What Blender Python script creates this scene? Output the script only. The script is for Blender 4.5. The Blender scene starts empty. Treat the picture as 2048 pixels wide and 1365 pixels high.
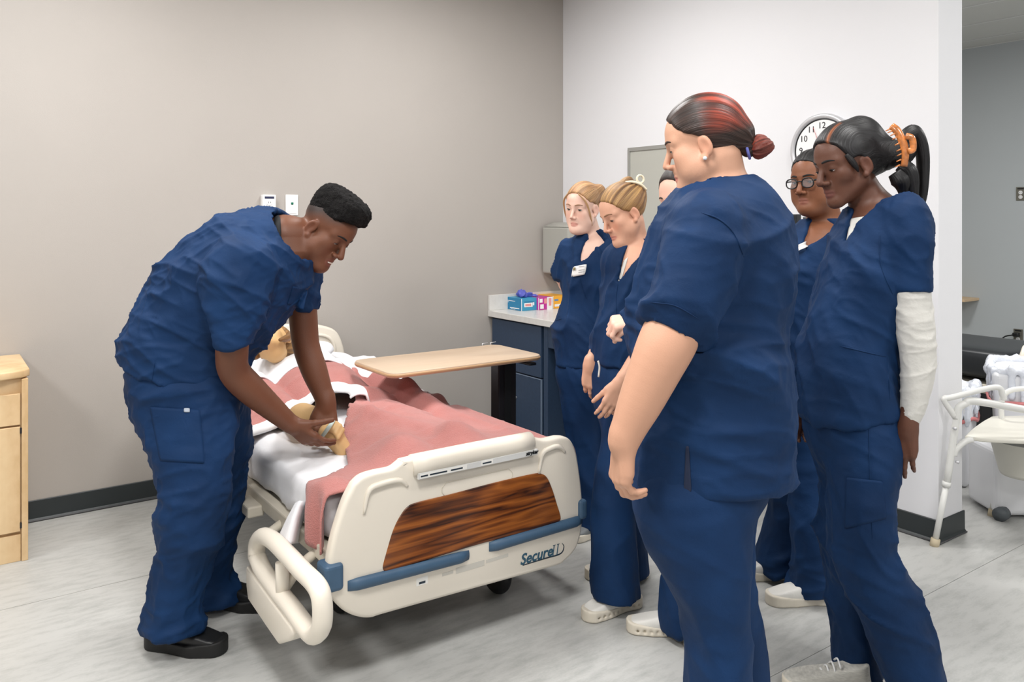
import bpy, bmesh, math, random
import numpy as np
from mathutils import Vector, Matrix
from mathutils.bvhtree import BVHTree

random.seed(7); np.random.seed(7)
SC = bpy.context.scene
COL = SC.collection

# ------------------------------------------------------------------ camera
FPX, HOR, YAW = 1626.0, 432.6, 0.62097          # focal length and horizon row in 2048x1365 pixels, heading
CAM = np.array([-3.609, -4.430, 1.44])
cd = bpy.data.cameras.new('camera'); cam = bpy.data.objects.new('camera', cd); COL.objects.link(cam)
cam.location = CAM; cam.rotation_euler = (math.pi/2, 0, -YAW)
cd.sensor_width = 36.0; cd.lens = FPX/2048*36.0
cd.shift_y = -(682.5-HOR)/2048
cd.clip_start = 0.05; cd.clip_end = 60
SC.camera = cam
SC.view_settings.view_transform = 'Standard'; SC.view_settings.look = 'None'
SC.view_settings.gamma = 1.0; SC.view_settings.use_curve_mapping = False
SC.view_settings.exposure = 0.0

# ------------------------------------------------------------------ world and lights
w = bpy.data.worlds.new('world'); SC.world = w; w.use_nodes = True
w.node_tree.nodes['Background'].inputs[0].default_value = (0.90, 0.95, 1.0, 1)
w.node_tree.nodes['Background'].inputs[1].default_value = 0.04
CEIL = 3.0
TROFFERS = [(-1.35, -1.25, .62), (-3.2, -1.25, .75), (-5.25, -1.25, .72), (-1.35, -3.4, .36), (-3.2, -3.4, 1.0), (-5.25, -3.4, .7),
            (1.6, -1.6, .95), (1.6, -3.95, 1.0), (-3.4, -5.8, .7), (-1.2, -5.6, .8)]
LIGHT_W = 49.0
for lx, ly, lp in TROFFERS:
    ld = bpy.data.lights.new('troffer_light', 'AREA'); ld.shape = 'RECTANGLE'; ld.size = .56; ld.size_y = .56
    ld.energy = LIGHT_W*lp; ld.color = (1.0, .99, .985)
    lo = bpy.data.objects.new('troffer_light', ld); COL.objects.link(lo); lo.location = (lx, ly, CEIL-.035)

# ------------------------------------------------------------------ pixel -> world helpers (real depth given every time)
RV = np.array([math.cos(YAW), -math.sin(YAW), 0]); FV = np.array([math.sin(YAW), math.cos(YAW), 0]); UV = np.array([0, 0, 1.0])
def ray(px, py): return FV + RV*(px-1024)/FPX - UV*(py-HOR)/FPX
def P(px, py, d): return CAM + d*ray(px, py)
def onx(px, py, x): r = ray(px, py); return CAM + r*(x-CAM[0])/r[0]
def ony(px, py, y): r = ray(px, py); return CAM + r*(y-CAM[1])/r[1]
def onz(px, py, z): r = ray(px, py); return CAM + r*(z-CAM[2])/r[2]
def cv(r, u, f): return r*RV + u*UV + f*FV        # vector from right / up / away components
def unit(v): v = np.asarray(v, float); return v/np.linalg.norm(v)

# ------------------------------------------------------------------ materials
def lin(c):
    return tuple(((x/255)/12.92 if x/255 <= .04045 else ((x/255+.055)/1.055)**2.4) for x in c)
MATS = {}
def mat(name, rgb, rough=.5, metal=0, var=0.0, vscale=6, bump=0, bscale=60, spec=.5, attr=False, emit=0, sheen=0, coat=0,
        alpha=1, trans=0, stretch=(1, 1, 1), detail=3, weave=0):
    if name in MATS: return MATS[name]
    m = bpy.data.materials.new(name); m.use_nodes = True; MATS[name] = m
    nt = m.node_tree; n = nt.nodes; L = nt.links; b = n['Principled BSDF']
    c = lin(rgb)+(1,)
    b.inputs['Base Color'].default_value = c; b.inputs['Roughness'].default_value = rough; b.inputs['Metallic'].default_value = metal
    b.inputs['Specular IOR Level'].default_value = spec
    if sheen: b.inputs['Sheen Weight'].default_value = sheen
    if coat: b.inputs['Coat Weight'].default_value = coat
    if trans: b.inputs['Transmission Weight'].default_value = trans
    if alpha < 1: b.inputs['Alpha'].default_value = alpha
    if emit: b.inputs['Emission Color'].default_value = c; b.inputs['Emission Strength'].default_value = emit
    if var or bump:
        tc = n.new('ShaderNodeTexCoord'); mp = n.new('ShaderNodeMapping'); L.new(tc.outputs['Object'], mp.inputs[0])
        mp.inputs['Scale'].default_value = stretch
    src = None
    if attr:
        a = n.new('ShaderNodeAttribute'); a.attribute_name = 'Col'; src = a.outputs['Color']; L.new(src, b.inputs['Base Color'])
    if var:
        t = n.new('ShaderNodeTexNoise'); t.inputs['Scale'].default_value = vscale; t.inputs['Detail'].default_value = detail
        L.new(mp.outputs[0], t.inputs['Vector'])
        r = n.new('ShaderNodeMapRange'); r.inputs[1].default_value = .25; r.inputs[2].default_value = .75
        r.inputs[3].default_value = 1-var; r.inputs[4].default_value = 1+var; L.new(t.outputs[0], r.inputs[0])
        x = n.new('ShaderNodeMix'); x.data_type = 'RGBA'; x.blend_type = 'MULTIPLY'; x.inputs[0].default_value = 1
        if src: L.new(src, x.inputs[6])
        else: x.inputs[6].default_value = c
        L.new(r.outputs[0], x.inputs[7]); L.new(x.outputs[2], b.inputs['Base Color'])
    if bump:
        t2 = n.new('ShaderNodeTexNoise'); t2.inputs['Scale'].default_value = bscale; t2.inputs['Detail'].default_value = 3
        L.new(mp.outputs[0], t2.inputs['Vector'])
        bp = n.new('ShaderNodeBump'); bp.inputs['Strength'].default_value = bump; bp.inputs['Distance'].default_value = .01
        L.new(t2.outputs[0], bp.inputs['Height']); L.new(bp.outputs[0], b.inputs['Normal'])
    return m

def wood_mat(name, dark, mid, light, scale=7, dist=5, axis=(1, 1, 6), rough=.4, waves=1.0):
    m = bpy.data.materials.new(name); m.use_nodes = True; nt = m.node_tree; n = nt.nodes; L = nt.links; b = n['Principled BSDF']
    tc = n.new('ShaderNodeTexCoord'); mp = n.new('ShaderNodeMapping'); mp.inputs['Scale'].default_value = axis
    L.new(tc.outputs['Object'], mp.inputs[0])
    t = n.new('ShaderNodeTexNoise'); t.inputs['Scale'].default_value = scale*.35; t.inputs['Detail'].default_value = 4; t.inputs['Distortion'].default_value = dist*.2
    L.new(mp.outputs[0], t.inputs['Vector'])
    mm = n.new('ShaderNodeMath'); mm.operation = 'MULTIPLY'; mm.inputs[1].default_value = 9*waves; L.new(t.outputs[0], mm.inputs[0])
    fr = n.new('ShaderNodeMath'); fr.operation = 'PINGPONG'; fr.inputs[1].default_value = .5; L.new(mm.outputs[0], fr.inputs[0])
    t2 = n.new('ShaderNodeTexNoise'); t2.inputs['Scale'].default_value = scale*8; t2.inputs['Detail'].default_value = 4
    mp2 = n.new('ShaderNodeMapping'); mp2.inputs['Scale'].default_value = (axis[0]*.35, axis[1]*.35, axis[2]*2); L.new(tc.outputs['Object'], mp2.inputs[0]); L.new(mp2.outputs[0], t2.inputs['Vector'])
    ad = n.new('ShaderNodeMath'); ad.operation = 'MULTIPLY_ADD'; ad.inputs[1].default_value = .55; L.new(t2.outputs[0], ad.inputs[0]); L.new(fr.outputs[0], ad.inputs[2])
    cr = n.new('ShaderNodeValToRGB'); L.new(ad.outputs[0], cr.inputs[0])
    e = cr.color_ramp.elements; e[0].position = .25; e[0].color = lin(dark)+(1,); e[1].position = .8; e[1].color = lin(light)+(1,)
    k = e.new(.5); k.color = lin(mid)+(1,)
    L.new(cr.outputs[0], b.inputs['Base Color']); b.inputs['Roughness'].default_value = rough
    MATS[name] = m; return m

# ------------------------------------------------------------------ object helpers
def link(o, parent=None):
    COL.objects.link(o)
    if parent is not None: o.parent = parent
    return o
def tag(o, label=None, cat=None, group=None, kind=None):
    if label: o['label'] = label
    if cat: o['category'] = cat
    if group: o['group'] = group
    if kind: o['kind'] = kind
    return o
def thing(name, loc=(0, 0, 0), label=None, cat=None, group=None, rz=0):
    o = bpy.data.objects.new(name, None); o.empty_display_size = .1; o.location = tuple(loc); o.rotation_euler = (0, 0, rz)
    COL.objects.link(o); tag(o, label, cat, group)
    return o
def place(o, parent):
    # vertices are in world coordinates: keep them there under a moved Empty
    if parent is not None:
        o.parent = parent
        p = parent; t = Matrix.Identity(4)
        while p is not None:
            l = Matrix.LocRotScale(p.location, p.rotation_euler, p.scale)
            t = l @ p.matrix_parent_inverse @ t if p.parent else l @ t
            p = p.parent
        o.matrix_parent_inverse = t.inverted()
def mesh_np(name, V, F, material, parent=None, smooth=True, col=None, local=False):
    me = bpy.data.meshes.new(name); V = np.asarray(V, np.float32); F = np.asarray(F, np.int32)
    k = F.shape[1]
    me.vertices.add(len(V)); me.vertices.foreach_set('co', V.ravel())
    me.loops.add(F.size); me.loops.foreach_set('vertex_index', F.ravel())
    me.polygons.add(len(F)); me.polygons.foreach_set('loop_start', np.arange(0, F.size, k, dtype=np.int32))
    me.polygons.foreach_set('loop_total', np.full(len(F), k, np.int32))
    me.update(calc_edges=True)
    me.polygons.foreach_set('use_smooth', np.full(len(F), smooth, bool))
    if col is not None:
        a = me.color_attributes.new('Col', 'FLOAT_COLOR', 'POINT')
        c = np.ones((len(V), 4), np.float32); c[:, :3] = col; a.data.foreach_set('color', c.ravel())
    me.materials.append(material)
    o = bpy.data.objects.new(name, me); COL.objects.link(o)
    if parent is not None:
        if local: o.parent = parent
        else: place(o, parent)
    return o
def from_bm(name, bm, material, parent=None, smooth=False, local=True):
    me = bpy.data.meshes.new(name); bm.normal_update(); bm.to_mesh(me); bm.free()
    if smooth:
        for p in me.polygons: p.use_smooth = True
    me.materials.append(material)
    o = bpy.data.objects.new(name, me); COL.objects.link(o)
    if parent is not None:
        if local: o.parent = parent
        else: place(o, parent)
    return o
def bm_box(bm, lo, hi, bevel=0, seg=2, M=None):
    lo = Vector(lo); hi = Vector(hi)
    r = bmesh.ops.create_cube(bm, size=1); vs = r['verts']
    bmesh.ops.scale(bm, vec=hi-lo, verts=vs); bmesh.ops.translate(bm, vec=(lo+hi)/2, verts=vs)
    if bevel:
        es = list({e for v in vs for e in v.link_edges})
        rr = bmesh.ops.bevel(bm, geom=es, offset=bevel, segments=seg, affect='EDGES', profile=.5)
        vs = list({v for f in rr['faces'] for v in f.verts} | {v for v in vs if v.is_valid})
    if M is not None: bmesh.ops.transform(bm, matrix=M, verts=[v for v in vs if v.is_valid])
    return vs
def box(name, lo, hi, material, parent=None, bevel=.003, seg=2, local=False, M=None):
    bm = bmesh.new(); bm_box(bm, lo, hi, bevel, seg, M)
    return from_bm(name, bm, material, parent, smooth=False, local=local)
def catmull(pts, n):
    pts = np.asarray(pts, float)
    if len(pts) < 3:
        t = np.linspace(0, 1, n)[:, None]; return pts[0]*(1-t)+pts[-1]*t
    p = np.vstack([2*pts[0]-pts[1], pts, 2*pts[-1]-pts[-2]])
    T = np.linspace(0, len(pts)-1-1e-9, n); out = []
    for t in T:
        i = int(t); f = t-i; a, b, c, d = p[i], p[i+1], p[i+2], p[i+3]
        out.append(.5*((2*b)+(-a+c)*f+(2*a-5*b+4*c-d)*f*f+(-a+3*b-3*c+d)*f**3))
    return np.array(out)
def bm_tube(bm, pts, r, seg=10, smooth_n=0, closed=False, caps=True, flat=None):
    """tube along pts; r scalar or list; flat=(vector, factor) squeezes the section along a direction"""
    pts = [np.asarray(p, float) for p in pts]
    rs = list(r) if hasattr(r, '__len__') else [r]*len(pts)
    if smooth_n:
        q = catmull(np.hstack([np.array(pts), np.array(rs)[:, None]]), smooth_n); pts = list(q[:, :3]); rs = list(q[:, 3])
    n = len(pts); rings = []; prev = None
    for i in range(n):
        a = pts[(i-1) % n] if (closed or i > 0) else pts[i]; b = pts[(i+1) % n] if (closed or i < n-1) else pts[i]
        t = unit(b-a)
        if prev is None:
            x = np.cross(t, [0, 0, 1.0])
            if np.linalg.norm(x) < 1e-3: x = np.cross(t, [0, 1.0, 0])
        else: x = prev-t*np.dot(prev, t)
        x = unit(x); prev = x; y = np.cross(t, x); ring = []
        for k in range(seg):
            a2 = 2*math.pi*k/seg; v = (x*math.cos(a2)+y*math.sin(a2))*rs[i]
            if flat is not None: fd = unit(flat[0]); v = v-fd*np.dot(v, fd)*(1-flat[1])
            ring.append(bm.verts.new(pts[i]+v))
        rings.append(ring)
    m = n if closed else n-1
    for i in range(m):
        A, B = rings[i], rings[(i+1) % n]
        for k in range(seg): bm.faces.new((A[k], A[(k+1) % seg], B[(k+1) % seg], B[k]))
    if caps and not closed:
        bm.faces.new(rings[0][::-1]); bm.faces.new(rings[-1])
def tube(name, pts, r, material, parent=None, seg=10, smooth_n=0, closed=False, flat=None, local=False):
    bm = bmesh.new(); bm_tube(bm, pts, r, seg, smooth_n, closed, flat=flat)
    return from_bm(name, bm, material, parent, smooth=True, local=local)
def prism(name, outline, axis, thick, material, parent=None, bevel=.006, seg=3, local=False, smooth=True):
    """outline: list of 3D points (planar), extruded along axis*thick, bevelled on the rims"""
    bm = bmesh.new(); vs = [bm.verts.new(p) for p in outline]; f = bm.faces.new(vs)
    r = bmesh.ops.extrude_face_region(bm, geom=[f]); nv = [g for g in r['geom'] if isinstance(g, bmesh.types.BMVert)]
    bmesh.ops.translate(bm, vec=Vector(unit(axis))*thick, verts=nv)
    bmesh.ops.recalc_face_normals(bm, faces=bm.faces)
    if bevel:
        es = [e for e in bm.edges if len(e.link_faces) == 2 and any(len(q.verts) > 4 for q in e.link_faces)]
        if len(outline) <= 4: es = list(bm.edges)
        bmesh.ops.bevel(bm, geom=es, offset=bevel, segments=seg, affect='EDGES', profile=.5)
    o = from_bm(name, bm, material, parent, smooth=False, local=local)
    if smooth:
        for p in o.data.polygons: p.use_smooth = True
        o.data.set_sharp_from_angle(angle=math.radians(50))
    return o
def text_mesh(name, s, M, size, material, parent=None, shear=0, ext=.0006, align='CENTER', bold=0):
    cu = bpy.data.curves.new(name, 'FONT'); cu.body = s; cu.size = size; cu.extrude = ext; cu.shear = shear; cu.align_x = align; cu.align_y = 'CENTER'; cu.offset = bold
    cu.resolution_u = 3
    t = bpy.data.objects.new(name, cu); COL.objects.link(t)
    dg = bpy.context.evaluated_depsgraph_get(); me = bpy.data.meshes.new_from_object(t.evaluated_get(dg))
    bpy.data.objects.remove(t); me.transform(M); me.materials.clear(); me.materials.append(material); me.name = name
    o = bpy.data.objects.new(name, me); COL.objects.link(o); place(o, parent)
    return o
def frameM(o, x, y):
    x = unit(x); z = unit(np.cross(x, y)); y = np.cross(z, x)
    return Matrix(((x[0], y[0], z[0], o[0]), (x[1], y[1], z[1], o[1]), (x[2], y[2], z[2], o[2]), (0, 0, 0, 1)))

# ------------------------------------------------------------------ implicit surfaces (for bodies, cloth, hair, soft things)
def smin(a, b, k):
    if k <= 0: return np.minimum(a, b)
    h = np.maximum(k-np.abs(a-b), 0)/k
    return np.minimum(a, b)-h*h*k*.25
class SDF:
    def __init__(s): s.ops = []; s.M = np.eye(3); s.o = np.zeros(3); s.sc = 1.0
    def frame(s, M, o, sc=1.0): s.M = np.asarray(M, float); s.o = np.asarray(o, float); s.sc = sc; return s
    def w(s, p): return s.o+s.M@(np.asarray(p, float)*s.sc)
    def cone(s, a, b, ra, rb, k=.02, mode='u'):
        a = s.w(a); b = s.w(b); ra *= s.sc; rb *= s.sc; k *= s.sc; ab = b-a; L2 = max(float(ab@ab), 1e-12); rm = max(ra, rb)
        def f(X, Y, Z):
            t = np.clip(((X-a[0])*ab[0]+(Y-a[1])*ab[1]+(Z-a[2])*ab[2])/L2, 0, 1)
            return np.sqrt((X-a[0]-t*ab[0])**2+(Y-a[1]-t*ab[1])**2+(Z-a[2]-t*ab[2])**2)-(ra+t*(rb-ra))
        s.ops.append((mode, f, np.minimum(a, b)-rm, np.maximum(a, b)+rm, k)); return s
    def ball(s, c, r, k=.02, mode='u'): return s.cone(c, np.asarray(c, float)+1e-6, r, r, k, mode)
    def ell(s, c, r, k=.02, mode='u', rot=None):
        c = s.w(c); r = np.asarray(r, float)*s.sc; k *= s.sc; M = s.M if rot is None else s.M@np.asarray(rot)
        e = np.sqrt((M**2)@(r**2))
        def f(X, Y, Z):
            x, y, z = X-c[0], Y-c[1], Z-c[2]
            q = [(x*M[0, i]+y*M[1, i]+z*M[2, i])/r[i] for i in range(3)]
            k0 = np.sqrt(q[0]**2+q[1]**2+q[2]**2)+1e-9
            k1 = np.sqrt((q[0]/r[0])**2+(q[1]/r[1])**2+(q[2]/r[2])**2)+1e-9
            return k0*(k0-1)/k1
        s.ops.append((mode, f, c-e, c+e, k)); return s
    def loft(s, st, k=.02, mode='u', n=0, off=0.0, pw=2.0, clip=(), cap=1.0):
        """st: (centre, lateral axis, a, b) with ellipse half-axes a along lateral, b across; world coordinates"""
        A = np.array([np.r_[c, u, a, b] for c, u, a, b in st], float)
        A = catmull(A, n or (len(st)-1)*3+1)
        segs = []
        for i in range(len(A)-1):
            c0, c1 = A[i, :3], A[i+1, :3]; t = c1-c0; L = np.linalg.norm(t)
            if L < 1e-5: continue
            segs.append((c0, t/L, L, A[i, 3:6], A[i+1, 3:6], A[i, 6]+off, A[i+1, 6]+off, A[i, 7]+off, A[i+1, 7]+off))
        def one(g, X, Y, Z, first, last):
            c0, t, L, u0, u1, a0, a1, b0, b1 = g
            x, y, z = X-c0[0], Y-c0[1], Z-c0[2]
            h = x*t[0]+y*t[1]+z*t[2]; tt = np.clip(h/L, 0, 1); res = h-tt*L
            u = unit((u0+u1)/2); u = unit(u-t*(u@t)); v = np.cross(t, u)
            qx = x*u[0]+y*u[1]+z*u[2]; qv = x*v[0]+y*v[1]+z*v[2]
            a = a0+tt*(a1-a0); b = b0+tt*(b1-b0)
            m = np.minimum(a, b); e = res/m
            if cap != 1.0:
                if last: e = np.where(res > 0, e/cap, e)
                if first: e = np.where(res < 0, e/cap, e)
            if pw == 2.0:
                k0 = np.sqrt((qx/a)**2+(qv/b)**2+e*e)+1e-9; k1 = np.sqrt((qx/a**2)**2+(qv/b**2)**2+(e/m)**2)+1e-9; return k0*(k0-1)/k1
            return ((np.abs(qx/a)**pw+np.abs(qv/b)**pw+np.abs(e)**pw)**(1/pw)-1)*m
        mx = max(A[:, 6].max(), A[:, 7].max())+off
        lo = (A[:, :3]).min(0)-mx; hi = A[:, :3].max(0)+mx
        s.ops.append((mode, ('loft', segs, one, [(np.asarray(p, float), unit(v)) for p, v in clip]), lo, hi, k)); return s
    def cut(s, p, n, k=0.0):
        p = np.asarray(p, float); n = unit(n)
        s.ops.append(('i', lambda X, Y, Z: (X-p[0])*n[0]+(Y-p[1])*n[1]+(Z-p[2])*n[2], None, None, k)); return s
    def fn(s, f, mode='i', k=0.0): s.ops.append((mode, f, None, None, k)); return s
    def build(s, res):
        lo = np.min([o[2] for o in s.ops if o[0] == 'u'], 0)-3*res; hi = np.max([o[3] for o in s.ops if o[0] == 'u'], 0)+3*res
        n = np.ceil((hi-lo)/res).astype(int)+1
        D = np.full(n, 1.0, np.float32)
        ax = [(lo[i]+res*np.arange(n[i])).astype(np.float32) for i in range(3)]
        def sl(l, h, pad):
            i0 = np.clip(np.floor((l-pad-lo)/res).astype(int), 0, n-1); i1 = np.clip(np.ceil((h+pad-lo)/res).astype(int)+1, 1, n)
            return tuple(slice(a, b) for a, b in zip(i0, i1))
        def xyz(q): return ax[0][q[0]][:, None, None], ax[1][q[1]][None, :, None], ax[2][q[2]][None, None, :]
        for mode, f, l, h, k in s.ops:
            q = sl(l, h, k+2.5*res) if l is not None else (slice(None),)*3
            if any(x.stop is not None and x.stop <= x.start for x in q): continue
            if isinstance(f, tuple):
                T = np.full(D[q].shape, 1.0, np.float32); N = len(f[1])
                off = [x.start for x in q]
                for i, g in enumerate(f[1]):
                    m = max(g[5:9]); l2 = np.minimum(g[0], g[0]+g[1]*g[2])-m; h2 = np.maximum(g[0], g[0]+g[1]*g[2])+m
                    q2 = sl(l2, h2, k+2.5*res); q2 = tuple(slice(max(a.start, b.start), min(a.stop, b.stop)) for a, b in zip(q2, q))
                    if any(x.stop <= x.start for x in q2): continue
                    q3 = tuple(slice(a.start-o, a.stop-o) for a, o in zip(q2, off))
                    T[q3] = np.minimum(T[q3], f[2](g, *xyz(q2), i == 0, i == N-1))
                for p_, v_ in f[3]:
                    X_, Y_, Z_ = xyz(q); T = np.maximum(T, (X_-p_[0])*v_[0]+(Y_-p_[1])*v_[1]+(Z_-p_[2])*v_[2])
                d = T
            else: d = f(*xyz(q))
            if mode == 'u': D[q] = smin(D[q], d, k)
            elif mode == 's': D[q] = -smin(-D[q], d, k)
            elif mode == 'i': D[q] = -smin(-D[q], -d, k)
        return nets(D, lo, res)
def nets(D, lo, res):
    S = D < 0; n = D.shape
    c = np.zeros(tuple(x-1 for x in n), np.uint8)
    for i in (0, 1):
        for j in (0, 1):
            for k in (0, 1): c += S[i:n[0]-1+i, j:n[1]-1+j, k:n[2]-1+k]
    I = np.argwhere((c > 0) & (c < 8)); idx = np.full(c.shape, -1, np.int32); idx[tuple(I.T)] = np.arange(len(I))
    acc = np.zeros((len(I), 3)); cnt = np.zeros(len(I))
    cr = [np.array(x) for x in [(0,0,0),(1,0,0),(0,1,0),(1,1,0),(0,0,1),(1,0,1),(0,1,1),(1,1,1)]]
    val = [D[tuple((I+x).T)].astype(float) for x in cr]
    for a in range(8):
        for b in range(a+1, 8):
            if np.abs(cr[a]-cr[b]).sum() != 1: continue
            m = (val[a] < 0) != (val[b] < 0)
            t = np.where(m, val[a]/np.where(m, val[a]-val[b], 1), 0)
            acc += m[:, None]*(cr[a]+t[:, None]*(cr[b]-cr[a])); cnt += m
    V = lo+res*(I+acc/cnt[:, None])
    Q = []
    for d in range(3):
        e, f = (d+1) % 3, (d+2) % 3
        A = S[tuple(slice(0, -1) if i == d else slice(1, -1) for i in range(3))]; B = S[tuple(slice(1, None) if i == d else slice(1, -1) for i in range(3))]
        for flip, m in ((False, A & ~B), (True, ~A & B)):
            J = np.argwhere(m)
            if not len(J): continue
            o = np.zeros(3, int); o[e] = 1; o[f] = 1; J = J+o
            de = np.zeros(3, int); de[e] = 1; df = np.zeros(3, int); df[f] = 1
            g = [idx[tuple((J-x).T)] for x in (de+df, df, 0*de, de)]
            Q.append(np.stack(g[::-1] if flip else g, 1))
    return V, np.vstack(Q)
def smooth_mesh(V, F, it=2, lam=.5):
    E = np.vstack([F[:, [i, (i+1) % F.shape[1]]] for i in range(F.shape[1])]); n = len(V)
    deg = np.bincount(E[:, 0], minlength=n)+np.bincount(E[:, 1], minlength=n)
    for _ in range(it):
        A = np.stack([np.bincount(E[:, 0], V[E[:, 1], i], n)+np.bincount(E[:, 1], V[E[:, 0], i], n) for i in range(3)], 1)
        V = V+lam*(A/np.maximum(deg, 1)[:, None]-V)
    return V
def normals(V, F):
    a = np.cross(V[F[:, 2]]-V[F[:, 0]], V[F[:, 3]]-V[F[:, 1]]); n = len(V)
    N = np.stack([sum(np.bincount(F[:, k], a[:, i], n) for k in range(4)) for i in range(3)], 1)
    return N/(np.linalg.norm(N, axis=1)[:, None]+1e-12)
def vnoise(Pn, seed=0):
    Pn = np.asarray(Pn); i = np.floor(Pn).astype(np.int64); f = Pn-i; u = f*f*f*(f*(f*6-15)+10)
    def hsh(x, y, z):
        h = (x*374761393+y*668265263+z*1274126177+seed*97531) & 0x7fffffff
        h = ((h ^ (h >> 13))*1274126177) & 0x7fffffff; h = h ^ (h >> 16)
        return (h & 0xffff)/32767.5-1
    r = 0
    for a in (0, 1):
        for b in (0, 1):
            for c in (0, 1):
                r = r+hsh(i[:, 0]+a, i[:, 1]+b, i[:, 2]+c)*(u[:, 0] if a else 1-u[:, 0])*(u[:, 1] if b else 1-u[:, 1])*(u[:, 2] if c else 1-u[:, 2])
    return r
def folds(V, N, amp, scale, along, squash=4.0, seed=0, warp=.35, mask=None):
    """cloth creases: ridged noise stretched along a direction"""
    along = unit(along); wv = np.stack([vnoise(V*scale*.35, seed+11), vnoise(V*scale*.35, seed+12), vnoise(V*scale*.35, seed+13)], 1)
    Q = V+wv*warp/scale*2; t = Q@along; Q = (Q-np.outer(t, along)*(1-1/squash))*scale
    r = 1-np.abs(vnoise(Q, seed)); r2 = 1-np.abs(vnoise(Q*1.9+5, seed+3))
    r3 = 1-np.abs(vnoise(Q*3.1+2, seed+6))
    h = (r**4-.25)+.5*(r2**4-.25)+.22*(r3**3-.3)
    if mask is not None: h = h*mask
    return V+N*(amp*h)[:, None]

# ------------------------------------------------------------------ the room
M_GREY = mat('greige_paint', (173, 167, 161), .62, var=.015, vscale=3, bump=.05, bscale=220)
M_WHITE = mat('white_paint', (226, 226, 229), .6, bump=.04, bscale=220)
M_BLUEGREY = mat('blue_grey_paint', (182, 188, 190), .6)
M_BASE = mat('rubber_base', (40, 46, 48), .45, var=.08, vscale=8)
M_BASESTRIP = mat('rubber_base_toe', (74, 74, 76), .5)
M_TILE = mat('ceiling_tile', (205, 206, 202), .9, bump=.2, bscale=120)
M_TBAR = mat('ceiling_bar', (215, 216, 214), .5)
# vinyl floor: pale grey with fine streaks along X and soft mottling
def floor_mat():
    m = bpy.data.materials.new('vinyl_floor'); m.use_nodes = True; nt = m.node_tree; n = nt.nodes; L = nt.links; b = n['Principled BSDF']
    tc = n.new('ShaderNodeTexCoord')
    def noise(scale, st, det):
        mp = n.new('ShaderNodeMapping'); mp.inputs['Scale'].default_value = st; L.new(tc.outputs['Object'], mp.inputs[0])
        t = n.new('ShaderNodeTexNoise'); t.inputs['Scale'].default_value = scale; t.inputs['Detail'].default_value = det; L.new(mp.outputs[0], t.inputs[0]); return t
    a = noise(30, (.35, 1.2, 1), 5); c = noise(2.2, (1, 1, 1), 3); d = noise(160, (.5, 1, 1), 2)
    m1 = n.new('ShaderNodeMath'); m1.operation = 'MULTIPLY_ADD'; m1.inputs[1].default_value = .55; L.new(c.outputs[0], m1.inputs[0]); L.new(a.outputs[0], m1.inputs[2])
    m2 = n.new('ShaderNodeMath'); m2.operation = 'MULTIPLY_ADD'; m2.inputs[1].default_value = .3; L.new(d.outputs[0], m2.inputs[0]); L.new(m1.outputs[0], m2.inputs[2])
    cr = n.new('ShaderNodeValToRGB'); L.new(m2.outputs[0], cr.inputs[0]); e = cr.color_ramp.elements
    e[0].position = .55; e[0].color = lin((158, 159, 156))+(1,); e[1].position = 1.0; e[1].color = lin((184, 184, 181))+(1,)
    L.new(cr.outputs[0], b.inputs['Base Color']); b.inputs['Roughness'].default_value = .38; b.inputs['Specular IOR Level'].default_value = .35
    return m
M_FLOOR = floor_mat()
X0, X1, Y0, Y1 = -6.6, 4.25, -7.4, 0.0
WEND = -2.612                                   # free end of the white wall
def slab(name, lo, hi, m, kind='structure', parent=None, bevel=0):
    o = box(name, lo, hi, m, parent, bevel=bevel)
    if parent is None: o['kind'] = kind
    return o
floor = slab('floor', (X0, Y0, -.06), (X1, Y1, -.003), mat('floor_underlay', (90, 92, 92), .7))
seams = [Y1, -.93, -2.835, -4.74, Y0]
for i in range(4):
    box('vinyl_sheet', (X0, seams[i+1]+.0012, -.003), (X1, seams[i]-.0012, 0), M_FLOOR, floor, bevel=0)
slab('wall_back', (X0-.12, 0, 0), (X1+.12, .12, CEIL), M_GREY)
slab('wall_right', (0, WEND, 0), (.21, -.0005, CEIL), M_WHITE)
slab('wall_far', (X1, Y0, 0), (X1+.12, Y1, CEIL), M_BLUEGREY)
slab('wall_left', (X0-.12, Y0-.12, 0), (X0, 0, CEIL), M_GREY)
slab('wall_front', (X0, Y0-.12, 0), (X1+.12, Y0, CEIL), M_WHITE)
# rubber base: cove profile with a thin lighter toe
def baseboard(name, a, b, nrm, h=.099):
    a = np.r_[a, 0]; b = np.r_[b, 0]; nrm = np.r_[nrm, 0]
    pr = [(0, 0), (.014, 0), (.013, .006), (.006, .014), (.005, h-.003), (.003, h), (0, h)]
    bm = bmesh.new(); R = []
    for p in (a, b): R.append([bm.verts.new(p+nrm*(q[0]+.0004)+np.array([0, 0, q[1]+.0004])) for q in pr])
    for i in range(len(pr)-1): bm.faces.new((R[0][i], R[0][i+1], R[1][i+1], R[1][i]))
    bm.faces.new(R[0]); bm.faces.new(R[1][::-1]); bm.faces.new((R[0][0], R[1][0], R[1][-1], R[0][-1]))
    bmesh.ops.recalc_face_normals(bm, faces=bm.faces)
    o = from_bm(name, bm, M_BASE); o['kind'] = 'structure'
    t = unit(b-a)
    tube('base_toe', [a+nrm*.0145+np.array([0, 0, .0045]), b+nrm*.0145+np.array([0, 0, .0045])], .0035, M_BASESTRIP, o, seg=6)
baseboard('baseboard_back', (X0, 0), (-.64, 0), (0, -1))
baseboard('baseboard_right', (0, -1.62), (0, WEND), (-1, 0))
baseboard('baseboard_end', (-.0145, WEND), (.2245, WEND), (0, -1))
baseboard('baseboard_far', (X1, Y0), (X1, Y1), (-1, 0))
baseboard('baseboard_passage', (.21, WEND), (.21, 0), (1, 0))
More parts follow.
